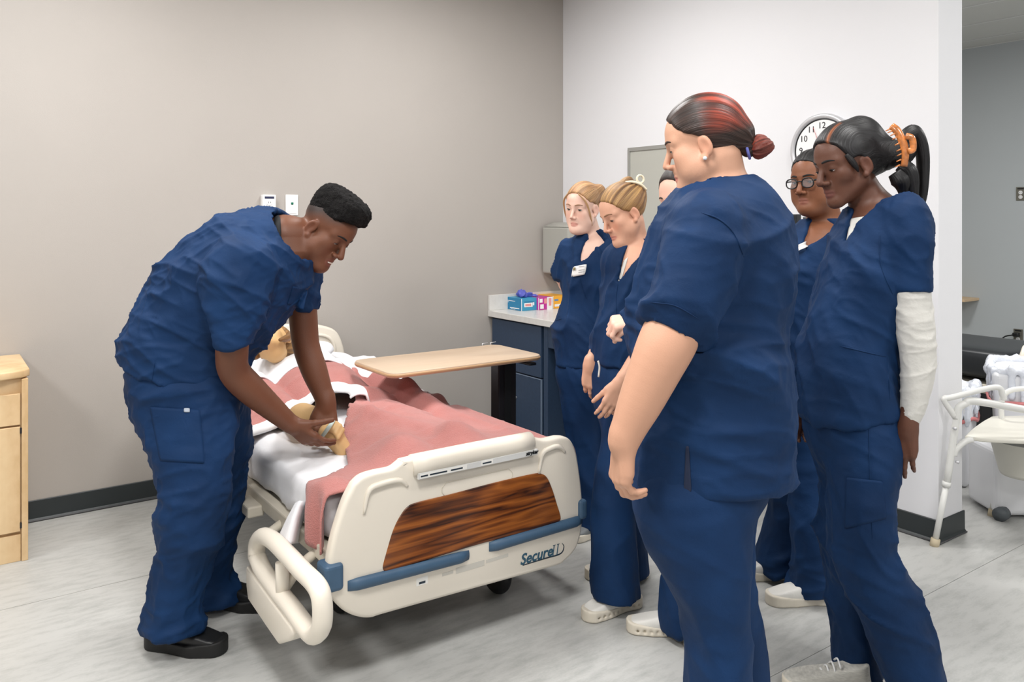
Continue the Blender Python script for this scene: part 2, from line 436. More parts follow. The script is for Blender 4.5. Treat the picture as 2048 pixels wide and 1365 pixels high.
# ceiling: slab, lay-in grid and tiles (built one by one where the photograph shows them)
ceil = slab('ceiling', (X0, Y0, CEIL+.012), (X1, Y1, CEIL+.1), M_TILE)
tile_me = None
gx = np.arange(.85, X1, .61); gy = np.arange(-3.05, -.2, 1.22)
for i in range(len(gx)):
    for j in range(len(gy)):
        x1 = min(gx[i]+.605, X1-.01); y1 = min(gy[j]+1.215, -.01)
        box('ceiling_tile', (gx[i]+.012, gy[j]+.012, CEIL+.002), (x1-.012, y1-.012, CEIL+.012), M_TILE, ceil, bevel=0)
bm = bmesh.new()
for x in np.r_[gx, X1-.012]: bm_box(bm, (x-.012, gy[0], CEIL-.002), (x+.012, -.01, CEIL+.008))
for y in np.r_[gy]: bm_box(bm, (gx[0], y-.012, CEIL-.0015), (X1-.01, y+.012, CEIL+.008))
from_bm('ceiling_grid', bm, M_TBAR, ceil, local=False)
M_DIFF = mat('troffer_diffuser', (255, 250, 240), .5, emit=4.0)
def troffer(lx, ly, label):
    t = thing('ceiling_light', (lx, ly, CEIL), label, 'ceiling light', 'recessed ceiling lights')
    bm = bmesh.new()
    for a, b in (((-.305, -.305, -.02), (.305, -.28, .011)), ((-.305, .28, -.02), (.305, .305, .011)), ((-.305, -.28, -.02), (-.28, .28, .011)), ((.28, -.28, -.02), (.305, .28, .011))):
        bm_box(bm, a, b, .002, 1)
    from_bm('frame', bm, M_TBAR, t)
    box('diffuser', (-.28, -.28, -.012), (.28, .28, .011), M_DIFF, t, bevel=0, local=True)
for (lx, ly, lp), wh in zip(TROFFERS, ('near the corner above the over-bed table', 'above the bending student', 'above the bedside cabinet', 'above the group of students', 'above the foot of the bed towards the viewer',
                                       'over the open floor on the left', 'past the white wall above the second bed', 'past the white wall over the commode', 'behind the viewer on the left', 'behind the viewer on the right')): troffer(lx, ly, 'square recessed ceiling light '+wh)

# ------------------------------------------------------------------ things on the walls
M_PLATE = mat('plastic_white', (238, 238, 238), .35)
M_BLACK = mat('plastic_black', (18, 19, 21), .4)
M_NAVYTXT = mat('navy_print', (36, 42, 74), .5)
M_WTXT = mat('white_print', (240, 240, 240), .5)
def duplex_holes(par, c, ax, up, nrm, s=1.0):
    for dz in (.02, -.02):
        o = np.asarray(c)+np.asarray(up)*dz*s+np.asarray(nrm)*.0
        bm = bmesh.new(); bmesh.ops.create_circle(bm, cap_ends=True, segments=20, radius=.0165*s)
        M = frameM(o, ax, up); bmesh.ops.transform(bm, matrix=M, verts=bm.verts)
        r = bmesh.ops.extrude_face_region(bm, geom=bm.faces[:]); bmesh.ops.translate(bm, vec=Vector(nrm)*.003, verts=[g for g in r['geom'] if isinstance(g, bmesh.types.BMVert)])
        f = from_bm('receptacle_face', bm, M_PLATE, par, local=False)
        bm = bmesh.new()
        for dx, h in ((-.006, .009), (.006, .007)):
            a = o+np.asarray(ax)*dx*s+np.asarray(nrm)*.0032
            bm_box(bm, (-.0012*s, -h*s/2, 0), (.0012*s, h*s/2, .0006), M=frameM(a, ax, up))
        from_bm('slot', bm, M_BLACK, f, local=False)
# surge / hospital receptacle on the grey wall with a plug in it
c = ony(534, 411, 0); t = thing('wall_outlet', (c[0], 0, c[2]), 'white boxed wall outlet with dark blue label strip and black plug', 'outlet')
wq, hq = .037, .058
box('outlet_box', (c[0]-wq, -.04, c[2]-hq), (c[0]+wq, 0, c[2]+hq), M_PLATE, t, bevel=.005)
box('label_strip', (c[0]-.026, -.0412, c[2]+.036), (c[0]+.026, -.0398, c[2]+.048), M_NAVYTXT, t, bevel=0)
duplex_holes(t, (c[0], -.04, c[2]-.004), (1, 0, 0), (0, 0, 1), (0, -1, 0))
bm = bmesh.new(); bm_box(bm, (c[0]-.02, -.075, c[2]-.042), (c[0]+.02, -.043, c[2]-.012), .008, 3)
pl = from_bm('power_plug', bm, M_BLACK, t, local=False)
tube('cord', [(c[0]-.012, -.06, c[2]-.035), (c[0]-.017, -.055, c[2]-.07), (c[0]-.02, -.03, c[2]-.2), (c[0]-.02, -.02, c[2]-.6), (c[0]-.02, -.02, .1)], .004, M_BLACK, pl, smooth_n=14, seg=8)
tube('cord', [(c[0]+.012, -.06, c[2]-.035), (c[0]+.02, -.05, c[2]-.075), (c[0]+.02, -.03, c[2]-.2), (c[0]+.02, -.02, c[2]-.6), (c[0]+.02, -.02, .1)], .004, M_BLACK, pl, smooth_n=14, seg=8)
# blank plate with a green indicator
c = ony(583, 410.5, 0); t = thing('wall_plate', (c[0], 0, c[2]), 'white wall plate with a small green indicator light', 'wall plate')
box('plate', (c[0]-.036, -.008, c[2]-.058), (c[0]+.036, 0, c[2]+.058), M_PLATE, t, bevel=.003)
box('raised_cover', (c[0]-.026, -.011, c[2]-.048), (c[0]+.026, -.008, c[2]+.048), M_PLATE, t, bevel=.0015)
bm = bmesh.new(); bm_box(bm, (c[0]-.0065, -.0135, c[2]+.002), (c[0]+.0065, -.010, c[2]+.016), .003, 2)
from_bm('indicator', bm, mat('green_lens', (10, 110, 84), .25), t, local=False)
# outlets on the far wall
M_STEEL = mat('steel_plate', (124, 122, 112), .4, metal=.6)
for (px, py, plug, lab) in ((2042, 388, False, 'upper steel outlet plate on the far blue-grey wall'), (2037, 672, True, 'lower steel outlet plate on the far wall with black plug')):
    q = onx(px, py, X1); t = thing('wall_outlet', (X1, q[1], q[2]), lab, 'outlet')
    box('plate', (X1-.008, q[1]-.038, q[2]-.06), (X1, q[1]+.038, q[2]+.06), M_STEEL, t, bevel=.002)
    duplex_holes(t, (X1-.008, q[1], q[2]-.008), (0, -1, 0), (0, 0, 1), (-1, 0, 0))
    box('label_strip', (X1-.0095, q[1]-.026, q[2]+.04), (X1-.0075, q[1]+.026, q[2]+.052), M_BLACK, t, bevel=0)
    if plug:
        bm = bmesh.new(); bm_box(bm, (X1-.06, q[1]-.02, q[2]-.005), (X1-.011, q[1]+.03, q[2]+.03), .008, 2)
        pl = from_bm('power_plug', bm, M_BLACK, t, local=False)
        tube('cord', [(X1-.04, q[1]+.02, q[2]+.01), (X1-.05, q[1]+.10, q[2]-.02), (X1-.05, q[1]+.13, q[2]-.1), (X1-.03, q[1]+.13, q[2]-.3)], .006, M_BLACK, pl, smooth_n=12, seg=8)
# wall clock
cc = onx(1652, 300, 0); CR = .178
t = thing('wall_clock', cc, 'round white wall clock with silver rim and black numerals', 'clock')
def disc(name, r, x0, x1, m, parent, seg=56, cy=cc[1], cz=cc[2], r2=None):
    bm = bmesh.new(); r2 = r if r2 is None else r2
    A = [bm.verts.new((x0, cy+r*math.cos(a), cz+r*math.sin(a))) for a in np.linspace(0, 2*math.pi, seg, endpoint=False)]
    B = [bm.verts.new((x1, cy+r2*math.cos(a), cz+r2*math.sin(a))) for a in np.linspace(0, 2*math.pi, seg, endpoint=False)]
    bm.faces.new(A); bm.faces.new(B[::-1])
    for i in range(seg): bm.faces.new((A[i], B[i], B[(i+1) % seg], A[(i+1) % seg]))
    bmesh.ops.recalc_face_normals(bm, faces=bm.faces)
    return from_bm(name, bm, m, parent, local=False)
def ring(name, R, r, x, m, parent, flat=1.0, cy=cc[1], cz=cc[2], seg=64):
    pts = [(x, cy+R*math.cos(a), cz+R*math.sin(a)) for a in np.linspace(0, 2*math.pi, seg, endpoint=False)]
    return tube(name, pts, r, m, parent, seg=12, closed=True)
M_SILVER = mat('brushed_silver', (205, 205, 208), .32, metal=.35)
disc('back_case', CR-.004, -.03, 0, M_SILVER, t)
ring('rim', CR-.012, .0135, -.032, M_SILVER, t)
ring('inner_ring', CR-.028, .003, -.034, M_BLACK, t)
face = disc('dial', CR-.027, -.034, -.028, mat('dial_white', (236, 236, 236), .5), t)
for k in range(1, 13):
    a = math.pi/2-k*math.pi/6; rr = CR*.665
    # seen from the room the wall's right-hand side is -Y
    o = np.array([-.0345, cc[1]-rr*math.cos(a), cc[2]+rr*math.sin(a)])
    text_mesh('numeral', str(k), frameM(o, (0, -1, 0), (0, 0, 1)), .044, M_BLACK, face)
def hand(name, ang, L, wd, m, x):
    a = math.radians(90-ang); d = np.array([0, -math.cos(a), math.sin(a)]); s = np.cross(d, [1, 0, 0]); o = np.array([x, cc[1], cc[2]])
    prism(name, [o-d*.02+s*wd, o-d*.02-s*wd, o+d*L-s*wd*.6, o+d*L+s*wd*.6], (-1, 0, 0), .001, m, t, bevel=0)
hand('hour_hand', 70, .08, .004, M_BLACK, -.0365); hand('minute_hand', 130, .115, .003, M_BLACK, -.038)
hand('second_hand', 338, .12, .0012, mat('red_hand', (190, 60, 50), .5), -.0395)
# grey board in a thin metal frame on the white wall
a = onx(1262, 300, 0); y0, y1, z1, z0 = a[1], -1.42, a[2], 1.02
t = thing('notice_board', (0, (y0+y1)/2, z0), 'grey notice board in thin metal frame on white wall', 'notice board')
box('panel', (-.012, y1, z0), (-.0005, y0, z1), mat('board_grey', (178, 178, 170), .45), t, bevel=0)
M_FRAME = mat('alu_frame', (170, 170, 166), .35, metal=.5)
for nm, lo, hi in (('frame_rail', (-.02, y1-.012, z1-.012), (0, y0+.012, z1+.012)), ('frame_rail', (-.02, y1-.012, z0-.012), (0, y0+.012, z0+.012)),
                   ('frame_stile', (-.021, y0-.006, z0), (0, y0+.012, z1)), ('frame_stile', (-.021, y1-.012, z0), (0, y1+.006, z1))):
    box(nm, lo, hi, M_FRAME, t, bevel=.002)
# paper towel dispenser near the corner
M_DISP = mat('dispenser_grey', (168, 167, 160), .4)
z1, z0 = 1.397, 1.03
t = thing('towel_dispenser', (0, -.17, z0), 'grey paper towel dispenser mounted in the wall corner', 'dispenser')
box('housing', (-.20, -.30, z0+.02), (-.001, -.02, z1-.03), M_DISP, t, bevel=.012)
prism('sloped_lid', [(-.20, -.02, z1-.03), (-.001, -.02, z1-.03), (-.001, -.02, z1+.0), (-.10, -.02, z1+.0)], (0, -1, 0), .28, M_DISP, t, bevel=.004)
box('paper_slot', (-.16, -.26, z0), (-.04, -.06, z0+.022), M_BLACK, t, bevel=.002)
# shelf end seen past the wall end
q = onx(1936, 600, X1-.15)
t = thing('wall_shelf', (X1, q[1]+.1, q[2]), 'small light wood shelf end on far wall past the corner', 'shelf')
box('board', (X1-.28, q[1]-.03, q[2]-.012), (X1, q[1]+.5, q[2]+.012), mat('shelf_wood', (214, 186, 150), .5), t, bevel=.003)
box('bracket', (X1-.2, q[1]+.35, q[2]-.15), (X1, q[1]+.37, q[2]-.012), M_STEEL, t, bevel=.002)

# ------------------------------------------------------------------ hospital bed
M_CREAM = mat('cream_plastic', (226, 218, 204), .35, spec=.45)
M_CREAM2 = mat('cream_frame', (206, 198, 182), .4)
M_SLATE = mat('slate_blue_bumper', (62, 90, 116), .5, var=.06, vscale=20)
M_WALNUT = wood_mat('walnut_laminate', (52, 24, 10), (108, 56, 20), (150, 86, 34), scale=4.2, dist=2.2, axis=(.42, 1, 2.3), rough=.3, waves=2.0)
M_TYRE = mat('rubber_tyre', (22, 22, 24), .6)
M_HUB = mat('wheel_hub', (176, 166, 152), .5)
FY = -2.15                                       # outer face of the footboard
def c4(x, y): return (480+x/2.844, 860+y/2.844)
def fb(x, y, dy=0.0): p = ony(*c4(x, y), FY+dy); return p
BX0, BX1 = -2.655, -1.665
bed = thing('hospital_bed', (-2.16, -1.12, 0), 'cream hospital bed with walnut footboard panel and blue bumpers', 'hospital bed')
raw = [(650, 312), (700, 268), (780, 241), (870, 222), (920, 186), (965, 168), (1300, 100), (1640, 36), (1690, 50), (1750, 58), (1825, 42), (1880, 55), (1915, 120),
       (1935, 230), (1950, 360), (1955, 480), (1945, 590), (1915, 680), (1850, 752), (1780, 785), (1300, 920), (830, 1052), (760, 1074), (700, 1076), (630, 1056),
       (570, 1015), (525, 950), (505, 860), (512, 740), (535, 620), (570, 500), (605, 400)]
out = np.array([fb(*q) for q in raw]); out = catmull(np.vstack([out, out[:1]]), 130)[:-1]
fbd = prism('footboard', [tuple(p) for p in out], (0, 1, 0), .045, M_CREAM, bed, bevel=.014, seg=4)
# rolled handle along the top
a = fb(985, 185); b = fb(1660, 60)
zt = (a[2]+b[2])/2
tube('top_handle', [(a[0], FY+.012, zt-.010), ((a[0]+b[0])/2, FY+.010, zt-.008), (b[0], FY+.012, zt-.010)], .034, M_CREAM, bed, seg=20, smooth_n=8)
# sunken hand grips at both shoulders: raised rims
for s, (gx0, gx1) in ((0, (a[0]-.17, a[0]-.02)), (1, (b[0]+.03, b[0]+.15))):
    zc = zt-.075
    pts = [(gx0, zc-.05), (gx0+.015, zc+.015), (gx0+.05, zc+.03), (gx1-.03, zc+.03), (gx1, zc+.005)]
    tube('grip_rim', [(p[0], FY-.001, p[1]) for p in pts], [.004, .009, .010, .009, .004], M_CREAM, fbd, seg=10, smooth_n=20)
# walnut panel
raw = [(822, 806), (812, 780), (835, 690), (868, 580), (905, 500), (950, 440), (1010, 412), (1200, 366), (1450, 300), (1660, 252), (1710, 250), (1745, 272), (1775, 340), (1803, 430), (1822, 495), (1812, 522), (1780, 536), (1300, 668), (870, 800)]
o2 = np.array([fb(*q) for q in raw]); o2 = catmull(np.vstack([o2, o2[:1]]), 90)[:-1]
wp = prism('walnut_panel', [tuple(p-[0, .004, 0]) for p in o2], (0, 1, 0), .012, M_WALNUT, fbd, bevel=.003, seg=2)
# long bumper in two lengths, each turned around its end, and the corner bumpers
def bump(q0, q1, nm='bumper_strip'):
    p0 = fb(*q0); p1 = fb(*q1); h = .020
    bm = bmesh.new(); n = 14
    pr = [(0, -h), (-.012, -h*.8), (-.02, -h*.2), (-.02, h*.4), (-.012, h), (0, h)]
    R = []
    for i in range(n):
        t = i/(n-1); c = p0+(p1-p0)*t; k = min(1, .35+min(t, 1-t)*16)
        R.append([bm.verts.new((c[0], FY+.003+p[0]*k, c[2]+p[1]*(.75+.25*k))) for p in pr])
    for i in range(n-1):
        for k in range(5): bm.faces.new((R[i][k], R[i+1][k], R[i+1][k+1], R[i][k+1]))
        bm.faces.new((R[i][5], R[i+1][5], R[i+1][0], R[i][0]))
    bm.faces.new(R[0]); bm.faces.new(R[-1][::-1]); bmesh.ops.recalc_face_normals(bm, faces=bm.faces)
    return from_bm(nm, bm, M_SLATE, bed, smooth=True, local=False)
bump((612, 893), (1302, 715)); bump((1416, 670), (1945, 513))
for q0, q1 in (((486, 775), (584, 905)), ((1930, 400), (1966, 500))):
    p0 = fb(*q0); p1 = fb(*q1)
    box('corner_bumper', (p0[0]-.006, FY-.014, p1[2]), (p1[0], FY+.06, p0[2]), M_SLATE, bed, bevel=.012, seg=3)
# print on the footboard
M_INK = mat('dark_teal_ink', (44, 84, 104), .5); M_INKD = mat('dark_ink', (30, 44, 56), .5); M_GREYTXT = mat('grey_print', (196, 192, 182), .6); M_LABEL = mat('paper_label', (232, 230, 224), .6)
p0 = fb(1610, 770); p1 = fb(1835, 690)
ux = unit(p1-p0)
tc = (fb(1612, 745)+fb(1820, 680))/2+np.array([0, 0, .004])
text_mesh('lettering', 'Secure', frameM(fb(1686, 717)+[0, -.0006, 0], (1, 0, 0), (0, 0, 1)), .052, M_INK, fbd, shear=.25, bold=.0012)
for q_ in ((1783, 688), (1806, 681)):
    c_ = fb(*q_); bm = bmesh.new(); sh = Matrix(((1, 0, .18, 0), (0, 1, 0, 0), (0, 0, 1, 0), (0, 0, 0, 1)))
    bm_box(bm, (-.0018, -.0012, -.019), (.0018, 0, .019)); bm_box(bm, (-.006, -.0012, .0172), (.006, 0, .019)); bm_box(bm, (-.006, -.0012, -.019), (.006, 0, -.0172))
    bmesh.ops.transform(bm, matrix=Matrix.Translation(Vector(c_))@sh, verts=bm.verts); from_bm('lettering', bm, M_INK, fbd, local=False)
u0 = fb(1608, 772); u1 = fb(1822, 706); u2 = fb(1842, 668); u3 = fb(1832, 645)
tube('underline', [u0, u1*.6+u0*.4, u1, u2, u3], [.0022, .0028, .003, .0025, .001], M_INKD, fbd, seg=6, smooth_n=24, flat=((0, 1, 0), .3))
def flat_label(name, q0, q1, h, m, par=fbd, lift=.0006):
    p0 = fb(*q0); p1 = fb(*q1)
    box(name, (p0[0], FY-lift, min(p0[2], p1[2])-h/2), (p1[0], FY+.001, min(p0[2], p1[2])+h/2), m, par, bevel=0)
flat_label('asset_label', (1003, 870), (1068, 850), .026, M_LABEL)
pl0 = fb(1035, 865); box('label_print', (pl0[0]-.011, FY-.0012, pl0[2]-.006), (pl0[0]+.012, FY-.0002, pl0[2]+.001), M_INKD, fbd, bevel=0)
for q0, q1, h in (((1150, 822), (1212, 808), .010), ((1228, 802), (1390, 756), .020), ((1400, 750), (1525, 712), .012)):
    flat_label('printed_notice', q0, q1, h, M_GREYTXT)
# strip of labels under the handle (its lower front face)
zs = zt-.040
def strip(x0, x1, m, z0=-.008, z1=.008, y=-.0235): box('label_strip', (x0, FY+y, zs+z0), (x1, FY+y+.012, zs+z1), m, fbd, bevel=0)
xa, xb = a[0]+.008, b[0]+.010
strip(xa, xb, mat('silver_strip', (206, 206, 204), .4), -.009, .009, -.0215)
for f0, f1, m in ((.01, .38, M_LABEL), (.50, .60, M_LABEL)): strip(xa+(xb-xa)*f0, xa+(xb-xa)*f1, m, -.0075, .0075, -.0222)
for f0, f1 in ((.015, .07), (.085, .22), (.25, .345), (.51, .585)): strip(xa+(xb-xa)*f0, xa+(xb-xa)*f1, M_INKD, -.0025, .0022, -.0228)
text_mesh('lettering', 'stryker', frameM(np.array([xa+(xb-xa)*.945, FY-.0226, zs+.001]), (1, 0, 0), (0, 0, 1)), .018, M_BLACK, fbd, shear=.25, bold=.0006)
zl = zt+.008
tube('embossed_panel_line', [(p, FY-.0008, q) for p, q in ((a[0]+.12, zt-.085), (b[0]-.10, zt-.085), (b[0]-.085, zt-.1), (b[0]-.085, zt-.115), (b[0]-.1, zt-.13), (a[0]+.12, zt-.13), (a[0]+.105, zt-.115), (a[0]+.105, zt-.1))], .0011, M_CREAM2, fbd, seg=6, closed=True)
# deck frame, under-structure, castors
for x in (BX0+.02, BX1-.06): box('side_rail_beam', (x, FY+.05, .375), (x+.04, -.13, .425), M_CREAM2, bed, bevel=.006)
box('deck', (BX0+.03, FY+.06, .395), (BX1-.03, -.13, .418), M_CREAM2, bed, bevel=.004)
box('foot_crossbar', (BX0+.02, FY+.045, .32), (BX1-.02, FY+.10, .40), M_CREAM2, bed, bevel=.008)
box('undercarriage', (-2.45, -1.9, .20), (-1.87, -.35, .27), mat('dark_steel', (52, 53, 55), .45, metal=.4), bed, bevel=.01)
for y in (-1.7, -.6): box('lift_arm', (-2.3, y-.04, .26), (-2.02, y+.04, .40), MATS['dark_steel'], bed, bevel=.01)
for x, y in ((-1.85, -1.87), (-2.40, -1.66), (-1.86, -.4), (-2.40, -.4)):
    r = .082; pts = [(x, y+r*.66*math.cos(t), r+r*.66*math.sin(t)) for t in np.linspace(0, 2*math.pi, 28, endpoint=False)]
    bm = bmesh.new(); bm_tube(bm, pts, r*.335, 12, closed=True)
    wheel = from_bm('castor_wheel', bm, M_TYRE, bed, smooth=True, local=False)
    disc('hub', r*.62, x-.02, x+.02, M_HUB, wheel, seg=24, cy=y, cz=r)
    box('castor_fork', (x-.034, y-.02, r), (x+.034, y+.02, .205), M_CREAM2, bed, bevel=.006)
# lowered side rail at the foot end, on the student's side
SX = -2.735
def c2(x, y): return (480+x*280/1194, 980+y*280/1194)
def sr(x, y, dx=0.0): return onx(*c2(x, y), SX+dx)
rail = thing('side_rail', sr(400, 1000), None, None); rail.parent = None
loop = [(140, 560), (150, 450), (200, 395), (290, 440), (420, 570), (540, 700), (640, 800), (690, 900), (705, 1050), (690, 1180), (630, 1240), (560, 1170), (450, 1020), (330, 870), (200, 690)]
bpy.data.objects.remove(rail)
lp_ = catmull(np.array([sr(*q) for q in loop+loop[:1]]), 100)[:-1]
tube('side_rail_loop', list(lp_), .026, M_CREAM, bed, seg=14, closed=True, flat=((1, 0, 0), 1.1))
rl = bed.children[-1]
tube('rail_post', [sr(360, 620), sr(362, 760), sr(365, 930)], .021, M_CREAM, rl, seg=12)
pan = [(118, 640), (240, 790), (340, 925), (430, 1040), (520, 1150), (530, 1210), (500, 1270), (400, 1300), (300, 1160), (180, 985), (135, 920), (120, 800)]
pp = np.array([sr(*q, .0) for q in pan])
prism('side_rail_panel', [tuple(p+[-.028, 0, 0]) for p in pp], (1, 0, 0), .05, M_CREAM, bed, bevel=.010, seg=3)
for y in (-1.70, -2.0):
    tube('rail_arm', [(SX+.01, y, .30), (SX+.06, y, .36), (BX0+.03, y, .385)], .016, M_CREAM2, bed, seg=10)
# release catch on the frame
q = onx(500, 1008, BX0); box('release_catch', (BX0-.03, q[1]-.07, q[2]-.03), (BX0+.03, q[1]+.07, q[2]+.01), M_CREAM2, bed, bevel=.006)
# far-side rail (lowered, mostly hidden) and headboard
fr = [(-1.58, -1.95, .2), (-1.58, -1.95, .36), (-1.58, -1.9, .4), (-1.58, -1.5, .4), (-1.58, -1.45, .36), (-1.58, -1.45, .2), (-1.58, -1.5, .16), (-1.58, -1.9, .16)]
tube('side_rail_loop', fr, .022, M_CREAM, bed, seg=10, smooth_n=60)
hy = -.10
hl = [(-2.64, .36), (-2.655, .6), (-2.62, .76), (-2.52, .82), (-2.35, .845), (-2.16, .85), (-1.97, .845), (-1.80, .82), (-1.715, .76), (-1.675, .6), (-1.685, .36)]
hl = catmull(np.array(hl), 60)
hb = prism('headboard', [(p[0], hy, p[1]) for p in hl], (0, 1, 0), .05, M_CREAM, bed, bevel=.016, seg=4)
gl = [(-1.76, .60), (-1.75, .70), (-1.80, .765), (-1.95, .785)]
tube('grip_rim', [(p[0], hy-.002, p[1]) for p in gl], [.004, .010, .010, .005], M_CREAM, hb, seg=10, smooth_n=20)
hw = [(-2.52, .52), (-2.50, .66), (-2.42, .73), (-1.9, .73), (-1.82, .66), (-1.80, .52)]
prism('walnut_panel', [(p[0], hy-.004, p[1]) for p in catmull(np.array(hw), 30)], (0, 1, 0), .012, M_WALNUT, hb, bevel=.003, seg=2)

# ------------------------------------------------------------------ mattress, sheets and blanket
M_SHEET = mat('white_sheet', (232, 232, 235), .75, bump=.15, bscale=35, sheen=.1)
M_PINK = mat('pink_blanket', (184, 118, 112), .85, var=.07, vscale=9, bump=.5, bscale=240, sheen=.25)
MZ = .575
def lift(y):                                     # raised head section
    t = np.clip((y+1.02)/.85, 0, 1); return .13*t*t*(3-2*t)
s = SDF()
ys = np.linspace(-2.085, -.16, 9)
st = [(np.array([(BX0+BX1)/2, y, .497+lift(y)*.9]), np.array([1., 0, 0]), .452, .082) for y in ys]
s.loft(st, pw=7.0, n=25); s.cut((0, -2.085, 0), (0, -1, 0), .05); s.cut((0, -.155, 0), (0, 1, 0), .05)
V, F = s.build(.014); V = smooth_mesh(V, F, 2); N = normals(V, F)
side = (V[:, 0] < -2.5)*1.0
V = folds(V, N, .010, 7, (.25, 1, -.5), 4, 3, mask=.35+1.0*side)
mattress = mesh_np('mattress', V, F, M_SHEET); tag(mattress, 'mattress in white fitted sheet on the hospital bed', 'mattress')
# body-shaped relief under the covers
def relief(x, y):
    cx = -2.15
    h = .15*np.exp(-((x-cx)/.20)**4)*np.exp(-((y+.75)/.42)**4)                 # trunk
    ramp = 1/(1+np.exp((y+.95)*12))*(1-.45*np.clip((-1.15-y)/.7, 0, 1))*np.exp(-np.maximum(-1.9-y, 0)*8)
    h = np.maximum(h, .10*np.exp(-((x-cx)/.215)**4)*ramp-.012*np.exp(-((x-cx)/.05)**2)*ramp)  # legs
    for s_ in (-1, 1): h = np.maximum(h, .085*np.exp(-((x-cx-.11*s_)/.11)**2-((y+1.88)/.14)**2))   # feet
    h = np.maximum(h, .105*np.exp(-((x-cx+.25)/.085)**2)*np.exp(-((y+.90)/.30)**4)) # near arm
    h = np.maximum(h, .10*np.exp(-((x-cx-.30)/.07)**2)*np.exp(-((y+1.0)/.42)**4))  # far arm
    return h
def bedz(x, y): return MZ+lift(y)*.95+relief(x, y)
def cloth(name, poly, m, extra=None, step=.0125, thick=.006, off=.006, parent=None, drop_left=0, seed=5, amp=.006):
    """cover lying over the bed inside a plan polygon, hanging over the long sides"""
    poly = np.array(poly, float)
    lo = poly.min(0); hi = poly.max(0)
    nx = int((hi[0]-lo[0])/step)+1; ny = int((hi[1]-lo[1])/step)+1
    gx, gy = np.meshgrid(lo[0]+step*np.arange(nx), lo[1]+step*np.arange(ny), indexing='ij')
    Q = np.stack([gx.ravel(), gy.ravel()], 1); ins = np.zeros(len(Q), bool); best = np.full(len(Q), 9.); near = Q.copy()
    for i in range(len(poly)):
        a, b = poly[i], poly[(i+1) % len(poly)]
        c = (a[1] > Q[:, 1]) != (b[1] > Q[:, 1])
        with np.errstate(all='ignore'): xx = (b[0]-a[0])*(Q[:, 1]-a[1])/(b[1]-a[1])+a[0]
        ins ^= c & (Q[:, 0] < xx)
        ab = b-a; t = np.clip(((Q-a)@ab)/(ab@ab), 0, 1); pr = a+t[:, None]*ab; d = np.linalg.norm(Q-pr, axis=1); m_ = d < best; best[m_] = d[m_]; near[m_] = pr[m_]
    keep = ins | (best < step*.55); sn = best < step*.62; Q[sn] = near[sn]
    x, y = Q[:, 0], Q[:, 1]
    # over the sides: arc length turns downward
    xr = BX1-.012; xl = BX0+.038
    ex = np.maximum(x-xr, 0); el = np.maximum(xl-x, 0)
    X_ = np.where(ex > 0, xr+.018*(1-np.exp(-ex/.018)), np.where(el > 0, xl-.018*(1-np.exp(-el/.018)), x))
    Z = bedz(np.clip(x, xl, xr), y)+off-np.maximum(ex-.012, 0)-np.maximum(el-.012, 0)
    # hanging folds
    hang = np.clip((ex+el)/.08, 0, 1); X_ = X_+np.sign(x-(-2.16))*hang*.014*np.sin(y*38+2*np.sin(y*9))
    V = np.stack([X_, y, Z], 1)
    if extra is not None: V = extra(V, x, y)
    w_ = np.stack([x, y, 0*x], 1)
    f1 = 1-np.abs(vnoise(np.stack([x*5+vnoise(w_*3, 1)*.8, y*3.2+vnoise(w_*3, 2)*.8, 0*x], 1), seed)); f2 = 1-np.abs(vnoise(np.stack([x*9, y*13, 0*x+3], 1), seed+1))
    V[:, 2] += amp*(2.2*(f1**4-.2)+.7*(f2**4-.2))*(1-hang)
    id_ = np.full(nx*ny, -1); G = np.arange(nx*ny).reshape(nx, ny)
    K = keep.reshape(nx, ny); ok = K[:-1, :-1] & K[1:, :-1] & K[1:, 1:] & K[:-1, 1:]
    F = np.stack([G[:-1, :-1][ok], G[1:, :-1][ok], G[1:, 1:][ok], G[:-1, 1:][ok]], 1)
    u = np.unique(F); id_[u] = np.arange(len(u)); F = id_[F]; V = V[u]
    o = mesh_np(name, V, F, m, parent)
    md = o.modifiers.new('thickness', 'SOLIDIFY'); md.thickness = thick; md.offset = 1
    return o
# top sheet (white), shows at the chest fold, as the turned edge round the hand, and at the foot corner
sheet_poly = [(-2.70, -.50), (-1.58, -.50), (-1.56, -.72), (-1.55, -1.10), (-1.60, -1.22), (-1.66, -.95), (-2.0, -.82), (-2.4, -.80), (-2.70, -.86)]
o = cloth('top_sheet', [(-2.72, -.44), (-1.57, -.44), (-1.52, -.95), (-1.53, -1.22), (-1.64, -1.22), (-1.68, -.90), (-2.1, -.83), (-2.45, -.82), (-2.72, -.88)], M_SHEET, off=.016, seed=21, amp=.004)
tag(o, 'white top sheet folded back over the pink blanket at the chest', 'sheet')
pink = [(-2.72, -.60), (-1.52, -.60), (-1.44, -1.15), (-1.40, -1.6), (-1.40, -2.10), (-2.62, -2.10), (-2.80, -2.10), (-2.81, -2.03), (-2.79, -1.955), (-2.66, -1.935), (-2.56, -1.92), (-2.45, -1.85), (-2.40, -1.72), (-2.34, -1.56), (-2.24, -1.40),
        (-2.16, -1.28), (-2.115, -1.17), (-2.17, -1.105), (-2.30, -1.14), (-2.45, -1.20), (-2.60, -1.27), (-2.70, -1.30)]
def pinkx(V, x, y):
    # gathered ridge beside the uncovered hand and a deep fold across the thighs
    d = np.abs((x+2.22)-(y+1.5)*-.45); V[:, 2] += .03*np.exp(-(d/.05)**2)*np.exp(-((y+1.5)/.3)**2)
    V[:, 2] += .022*np.exp(-(((y+1.18)-(x+2.0)*.15)/.045)**2)*(x > -2.15)-.018*np.exp(-(((y+1.27)-(x+2.0)*.15)/.05)**2)*(x > -2.12)
    V[:, 2] += .035*np.exp(-((x+2.58)/.06)**2-((y+2.03)/.06)**2)
    return V
blanket = cloth('pink_blanket', pink, M_PINK, extra=pinkx, seed=4, off=.010)
